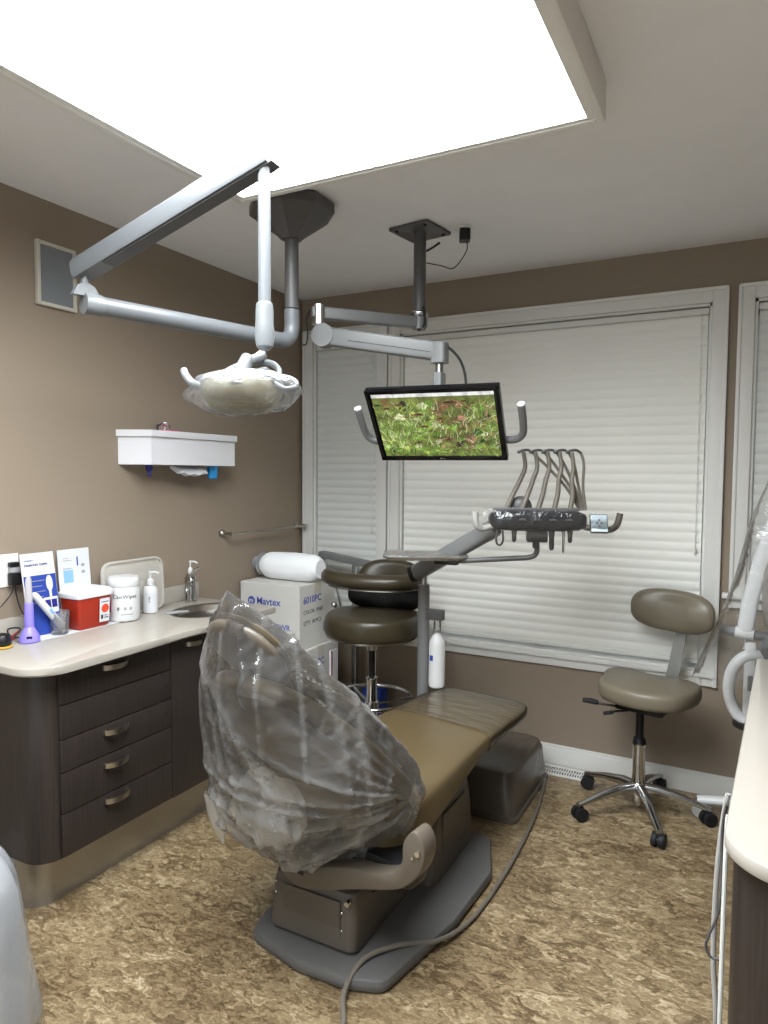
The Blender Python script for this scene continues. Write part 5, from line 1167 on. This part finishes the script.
asl = thing('assistant_stool', 'dark olive stool with wraparound torso arm and chrome foot ring beside the boxes', 'stool', (0.80, -0.56, 0), math.radians(12))
star_base(asl, 0.25, [60, 132, 204, 276, 348], M['alu'])
b = B(); lathe(b, [(0.02, 0.05), (0.03, 0.10), (0.03, 0.13), (0.026, 0.14), (0.026, 0.47), (0.029, 0.475), (0.029, 0.485), (0.018, 0.49)], seg=24); put('gas_column', b, M['chrome'], asl)
b = B(); cyl(b, (0, 0, 0.485), (0, 0, 0.64), 0.015, seg=18); put('piston', b, M['black'], asl)
b = B(); cyl(b, (0, 0, 0.62), (0, 0, 0.685), 0.026, seg=18); box2(b, (-0.1, -0.08, 0.672), (0.1, 0.08, 0.686), 0.004); put('seat_plate', b, M['nickel'], asl)
SQ = seat_poly([(-0.235, 0.02), (-0.21, 0.13), (-0.11, 0.185), (0.0, 0.195), (0.11, 0.185), (0.21, 0.13), (0.235, 0.02), (0.21, -0.10), (0.12, -0.185), (0.0, -0.215), (-0.12, -0.185), (-0.21, -0.10)])
put('seat', cushion(SQ, 0.688, 0.80, 0.012), M['leather_dk'], asl, sharp=0.9)
b = B(); prism(b, [p*1.0 for p in seat_poly([(x*0.93, y*0.93) for x, y in ((-0.235, 0.02), (-0.21, 0.13), (0.0, 0.195), (0.21, 0.13), (0.235, 0.02), (0.21, -0.10), (0.0, -0.215), (-0.21, -0.10))])], 0.682, 0.692, 0.002); put('seat_trim', b, M['nickel'], asl)
fr = 0.195
b = B(); ring = [(fr*math.cos(2*PI*i/12), fr*math.sin(2*PI*i/12), 0.385) for i in range(12)]; tube(b, ring, 0.0095, 12, closed=True, sub=4); ft_ = put('foot_ring', b, M['chrome'], asl)
b = B()
for k in range(3):
    a = 2*PI*k/3+0.3; tube(b, [(0.02*math.cos(a), 0.02*math.sin(a), 0.35), (fr*math.cos(a), fr*math.sin(a), 0.385)], 0.009, 8, smooth=False)
lathe(b, [(0.027, 0.33), (0.034, 0.335), (0.034, 0.365), (0.027, 0.37)], seg=20); put('ring_spokes', b, M['alu'], ft_)
put('backrest', pad(0.045, 0.185, 0.905, 0.175, 0.135, 0.03, 0.9, 0.05), M['leather_dk'], asl, sharp=0.9)
put('backrest_inner', pad(0.03, 0.150, 0.868, 0.195, 0.078, 0.02, 0.9, 0.05), M['black_fabric'], asl, sharp=0.9)
b = B(); arcp = [(-0.255, 0.12, 0.965), (-0.225, 0.02, 0.962), (-0.13, -0.035, 0.957), (0.0, -0.045, 0.955), (0.13, -0.02, 0.955), (0.215, 0.06, 0.957)]
tube(b, arcp, lambda t: 0.043 if 0.06 < t < 0.94 else 0.034, 18, flat=0.85, sub=6); to = put('torso_arm', b, M['leather_dk'], asl, sharp=0.9)
b = B(); tube(b, [(x, y-0.006, z-0.042) for x, y, z in arcp], 0.006, 8, flat=0.7); put('arm_trim', b, M['nickel'], to)
b = B(); tube(b, [(-0.20, 0.16, 0.675), (-0.215, 0.15, 0.80), (-0.235, 0.11, 0.93)], 0.010, 10, flat=0.6); tube(b, [(-0.1, 0.08, 0.676), (-0.16, 0.13, 0.665), (-0.20, 0.16, 0.68)], 0.010, 8, flat=0.6)
tube(b, [(0.06, 0.09, 0.676), (0.05, 0.22, 0.68), (0.048, 0.235, 0.9)], 0.012, 8, flat=0.6)
put('arm_bracket', b, M['alu'], asl)
b = B(); ellip(b, (-0.245, 0.135, 0.80), (0.018, 0.018, 0.018), seg=12, rings=8); put('knob', b, M['chrome'], asl)

# ------------------------------------------------------------ floor vent
fv = thing('floor_vent', 'white slotted floor vent by the baseboard next to the utility box', 'vent', (1.618, -0.085, 0), 0)
b = B(); w, d = 0.135, 0.058
for a, c in (((-w, -d, 0), (w, -d+0.018, 0.006)), ((-w, d-0.018, 0), (w, d, 0.006)), ((-w, -d, 0), (-w+0.018, d, 0.006)), ((w-0.018, -d, 0), (w, d, 0.006))): box2(b, a, c, 0.0015)
put('frame', b, M['trim'], fv)
b = B()
for i in range(19): x = -w+0.022+i*(2*w-0.044)/18; box2(b, (x-0.003, -d+0.016, 0.001), (x+0.003, d-0.016, 0.005))
box2(b, (-w+0.015, -0.003, 0.001), (w-0.015, 0.003, 0.0055)); put('slats', b, M['trim'], fv)
b = B(); box2(b, (-w+0.016, -d+0.016, 0.0002), (w-0.016, d-0.016, 0.001)); put('duct', b, M['black'], fv)

# ------------------------------------------------------------ right counter and cabinet
rc = thing('side_cabinet', 'dark wood cabinet with rounded corner at the right edge', 'cabinet', (2.72, -1.5, 0))
b = B(); prism(b, rpoly([(2.383, -2.19), (2.995, -2.19), (2.995, -0.86), (2.455, -0.86)], [0.09, 0, 0, 0.03], 10), 0.1, 0.829); put('body', b, M['wood'], rc, world=True)
b = B(); prism(b, rpoly([(2.41, -2.17), (2.995, -2.17), (2.995, -0.88), (2.47, -0.88)], [0.08, 0, 0, 0.03], 10), 0.0, 0.1); put('kick_plate', b, M['kick'], rc, world=True)
b = B()
for y in (-1.75, -1.3): box2(b, (2.9951, y, 0.12), (2.9955, y+0.003, 0.8))
b.free()
rt = solo('side_worktop', (lambda bb: (prism(bb, [Vector((p.x-2.7, p.y+1.5)) for p in rpoly([(2.368, -2.245), (2.994, -2.245), (2.994, -0.82), (2.433, -0.82)], [0.11, 0, 0, 0.02], 12)], 0, 0.028, 0.007), bb)[1])(B()), M['counter'], (2.7, -1.5, 0.83), 'pale cream worktop with rounded corner along the right edge', 'countertop')

# white whitening-lamp cart behind the right counter
wc = thing('mobile_lamp_cart', 'white mobile lamp stand with curved mast behind the right worktop', 'equipment cart', (2.50, -0.20, 0))
b = B(); 
def wtube(pts, r, **k):
    b_ = B(); tube(b_, pts, r, **k); return b_
b = B(); rings = []
for x, y, z, w in ((0.09, -0.25, 1.52, 0.022), (0.035, -0.25, 1.42, 0.024), (-0.018, -0.25, 1.30, 0.027), (-0.058, -0.25, 1.15, 0.029), (-0.09, -0.25, 1.0, 0.030), (-0.105, -0.25, 0.87, 0.030)):
    rings.append([Vector((x+p[0], y+p[1], z)) for p in srect(w, 0.02, 20, 0.7)])
loft(b, [[Vector(p) for p in g] for g in rings]); put('curved_mast', b, M['white'], wc)
b = B(); cyl(b, (-0.14, -0.25, 0.865), (-0.075, -0.25, 0.86), 0.022, seg=20); put('mast_sleeve', b, M['white'], wc)
for x0, x1 in ((-0.195, -0.14), (-0.075, 0.02)):
    b = B(); tube(b, [(x0, -0.25, 0.872 if x0 < -0.1 else 0.859), ((x0+x1)/2, -0.25, 0.868 if x0 < -0.1 else 0.856), (x1, -0.25, 0.864 if x0 < -0.1 else 0.852)], 0.0195, 16); put('grip', b, M['arm_grey'], wc)
b = B(); tube(b, [(-0.10, -0.25, 0.85), (-0.10, -0.25, 0.80)], 0.012, 10, smooth=False)
ri = [( -0.07+0.085*math.cos(a), -0.25, 0.645+0.135*math.sin(a)) for a in [2*PI*i/16 for i in range(16)]]
tube(b, ri, 0.022, 12, closed=True, sub=3); box2(b, (-0.105, -0.262, 0.52), (-0.065, -0.238, 0.83), 0.006); put('oval_handle', b, M['white'], wc)
b = B(); cyl(b, (-0.03, -0.25, 0.08), (-0.03, -0.25, 0.86), 0.022, seg=20); box2(b, (-0.09, -0.27, 0.64), (-0.01, -0.23, 0.70), 0.006); put('column', b, M['arm_grey'], wc)
b = B(); ri = [(-0.085+0.045*math.cos(a), -0.25+0.045*math.sin(a), 0.505) for a in [2*PI*i/16 for i in range(16)]]; tube(b, ri, 0.009, 8, closed=True, sub=2, flat=1.6); put('holder_ring', b, M['dark_metal'], wc)
b = B(); 
for a in (185, 290, 20, 100):
    a = math.radians(a); tube(b, [(-0.03, -0.03, 0.095), (-0.03+0.11*math.cos(a), -0.03+0.07*math.sin(a), 0.09), (-0.03+0.235*math.cos(a), -0.03+0.14*math.sin(a), 0.075)], lambda t: 0.03-0.008*t, 14, flat=0.8)
box2(b, (-0.07, -0.28, 0.07), (0.01, 0.0, 0.10), 0.01)
put('wheeled_base', b, M['white'], wc)
for a in (185, 290, 20, 100):
    a = math.radians(a); b = B(); cyl(b, (-0.03+0.225*math.cos(a), -0.042+0.13*math.sin(a), 0.031), (-0.03+0.225*math.cos(a), -0.018+0.13*math.sin(a), 0.031), 0.03, seg=24); put('caster', b, M['white'], wc)
# clear film over it
b = B(); rings = []
for z, x0, x1, y0, y1 in ((1.50, -0.03, 0.16, -0.31, -0.19), (1.3, -0.10, 0.2, -0.33, -0.17), (1.1, -0.14, 0.22, -0.34, -0.16), (0.9, -0.20, 0.24, -0.35, -0.15), (0.75, -0.26, 0.25, -0.36, -0.14), (0.66, -0.29, 0.26, -0.36, -0.14)):
    g = []
    for p in srect(1, 1, 40, 0.5):
        x = (x0+x1)/2+(x1-x0)/2*p[0]; y = (y0+y1)/2+(y1-y0)/2*p[1]; k = 0.012*noise.noise(Vector((x*12, y*12, z*4))); g.append(Vector((x+k, y+k, z)))
    rings.append(g)
loft(b, rings, cap=False); put('dust_cover', b, film('dust_film', (225, 222, 218), 0.06, 0.12, 0.5, 0.7, 16), wc, sharp=3)
b = B(); rings = []
for z, k in ((1.26, 0.3), (1.2, 0.8), (1.1, 1.0), (0.98, 1.0), (0.9, 0.9), (0.87, 0.5)):
    rings.append([Vector((0.05+0.10*k*p[0]+0.008*noise.noise(Vector((p[0]*6, p[1]*6, z*30))), -0.25+0.05*k*p[1], z)) for p in srect(1, 1, 32, 0.7)])
loft(b, rings); put('bagged_lamp', b, mat('wrapped_grey_lamp', (150, 142, 134), 0.25, noise_amt=0.3, nscale=25, bump=1.0, bscale=30), wc, sharp=3)

# cables hanging beside the right cabinet
b = B(); tube(b, [(2.374, -1.90, 0.822), (2.368, -1.90, 0.78), (2.361, -1.90, 0.70), (2.357, -1.90, 0.593), (2.357, -1.90, 0.464), (2.366, -1.90, 0.332), (2.36, -1.86, 0.15), (2.355, -1.75, 0.012), (2.36, -1.6, 0.008)], 0.0055, 10)
for v in b.verts: v.co -= Vector((2.36, -1.9, 0))
solo('grey_cable', b, M['hose_grey'], (2.36, -1.9, 0), 'thick grey cable hanging down beside the right cabinet', 'cable')
b = B(); tube(b, [(2.376, -2.00, 0.822), (2.3745, -2.00, 0.75), (2.374, -2.00, 0.53), (2.374, -2.00, 0.40), (2.373, -1.98, 0.15), (2.372, -1.9, 0.006), (2.37, -1.8, 0.005)], 0.0042, 8)
for v in b.verts: v.co -= Vector((2.375, -2.0, 0))
solo('white_cable', b, M['white_cable'], (2.375, -2.0, 0), 'thin white cable running down against the right cabinet side', 'cable')
b = B(); tube(b, [(2.372, -1.95, 0.822), (2.366, -1.945, 0.76), (2.368, -1.95, 0.66), (2.364, -1.95, 0.595), (2.344, -1.95, 0.525), (2.354, -1.95, 0.50), (2.370, -1.95, 0.497), (2.372, -1.95, 0.46)], 0.0026, 8)
for v in b.verts: v.co -= Vector((2.36, -1.95, 0.4))
solo('thin_looped_cable', b, M['arm_dark'], (2.36, -1.95, 0.4), 'thin dark cable looping out between the two pale cables', 'cable')

# white plastic-covered bin at the lower left corner
bb_ = thing('bagged_bin', 'milky white plastic bag over a round bin at the bottom left corner', 'covered bin', (0.615, -2.50, 0))
b = B(); rings = []
for z, r in ((0.0, 0.235), (0.04, 0.24), (0.15, 0.225), (0.3, 0.205), (0.40, 0.19), (0.46, 0.165), (0.51, 0.13), (0.55, 0.06), (0.56, 0.01)):
    rings.append([Vector((r*math.cos(a)*(1+0.10*noise.noise(Vector((math.cos(a)*3, math.sin(a)*3, z*3)))), r*math.sin(a)*(1+0.10*noise.noise(Vector((math.cos(a)*3, math.sin(a)*3, z*3+4)))), z)) for a in [2*PI*i/48 for i in range(48)]])
loft(b, rings); put('bag', b, M['milky'], bb_, sharp=3)
b = B(); lathe(b, [(0.14, 0.004), (0.145, 0.01), (0.165, 0.40), (0.172, 0.405), (0.15, 0.44), (0.002, 0.455)], seg=32); put('bin', b, M['white'], bb_)
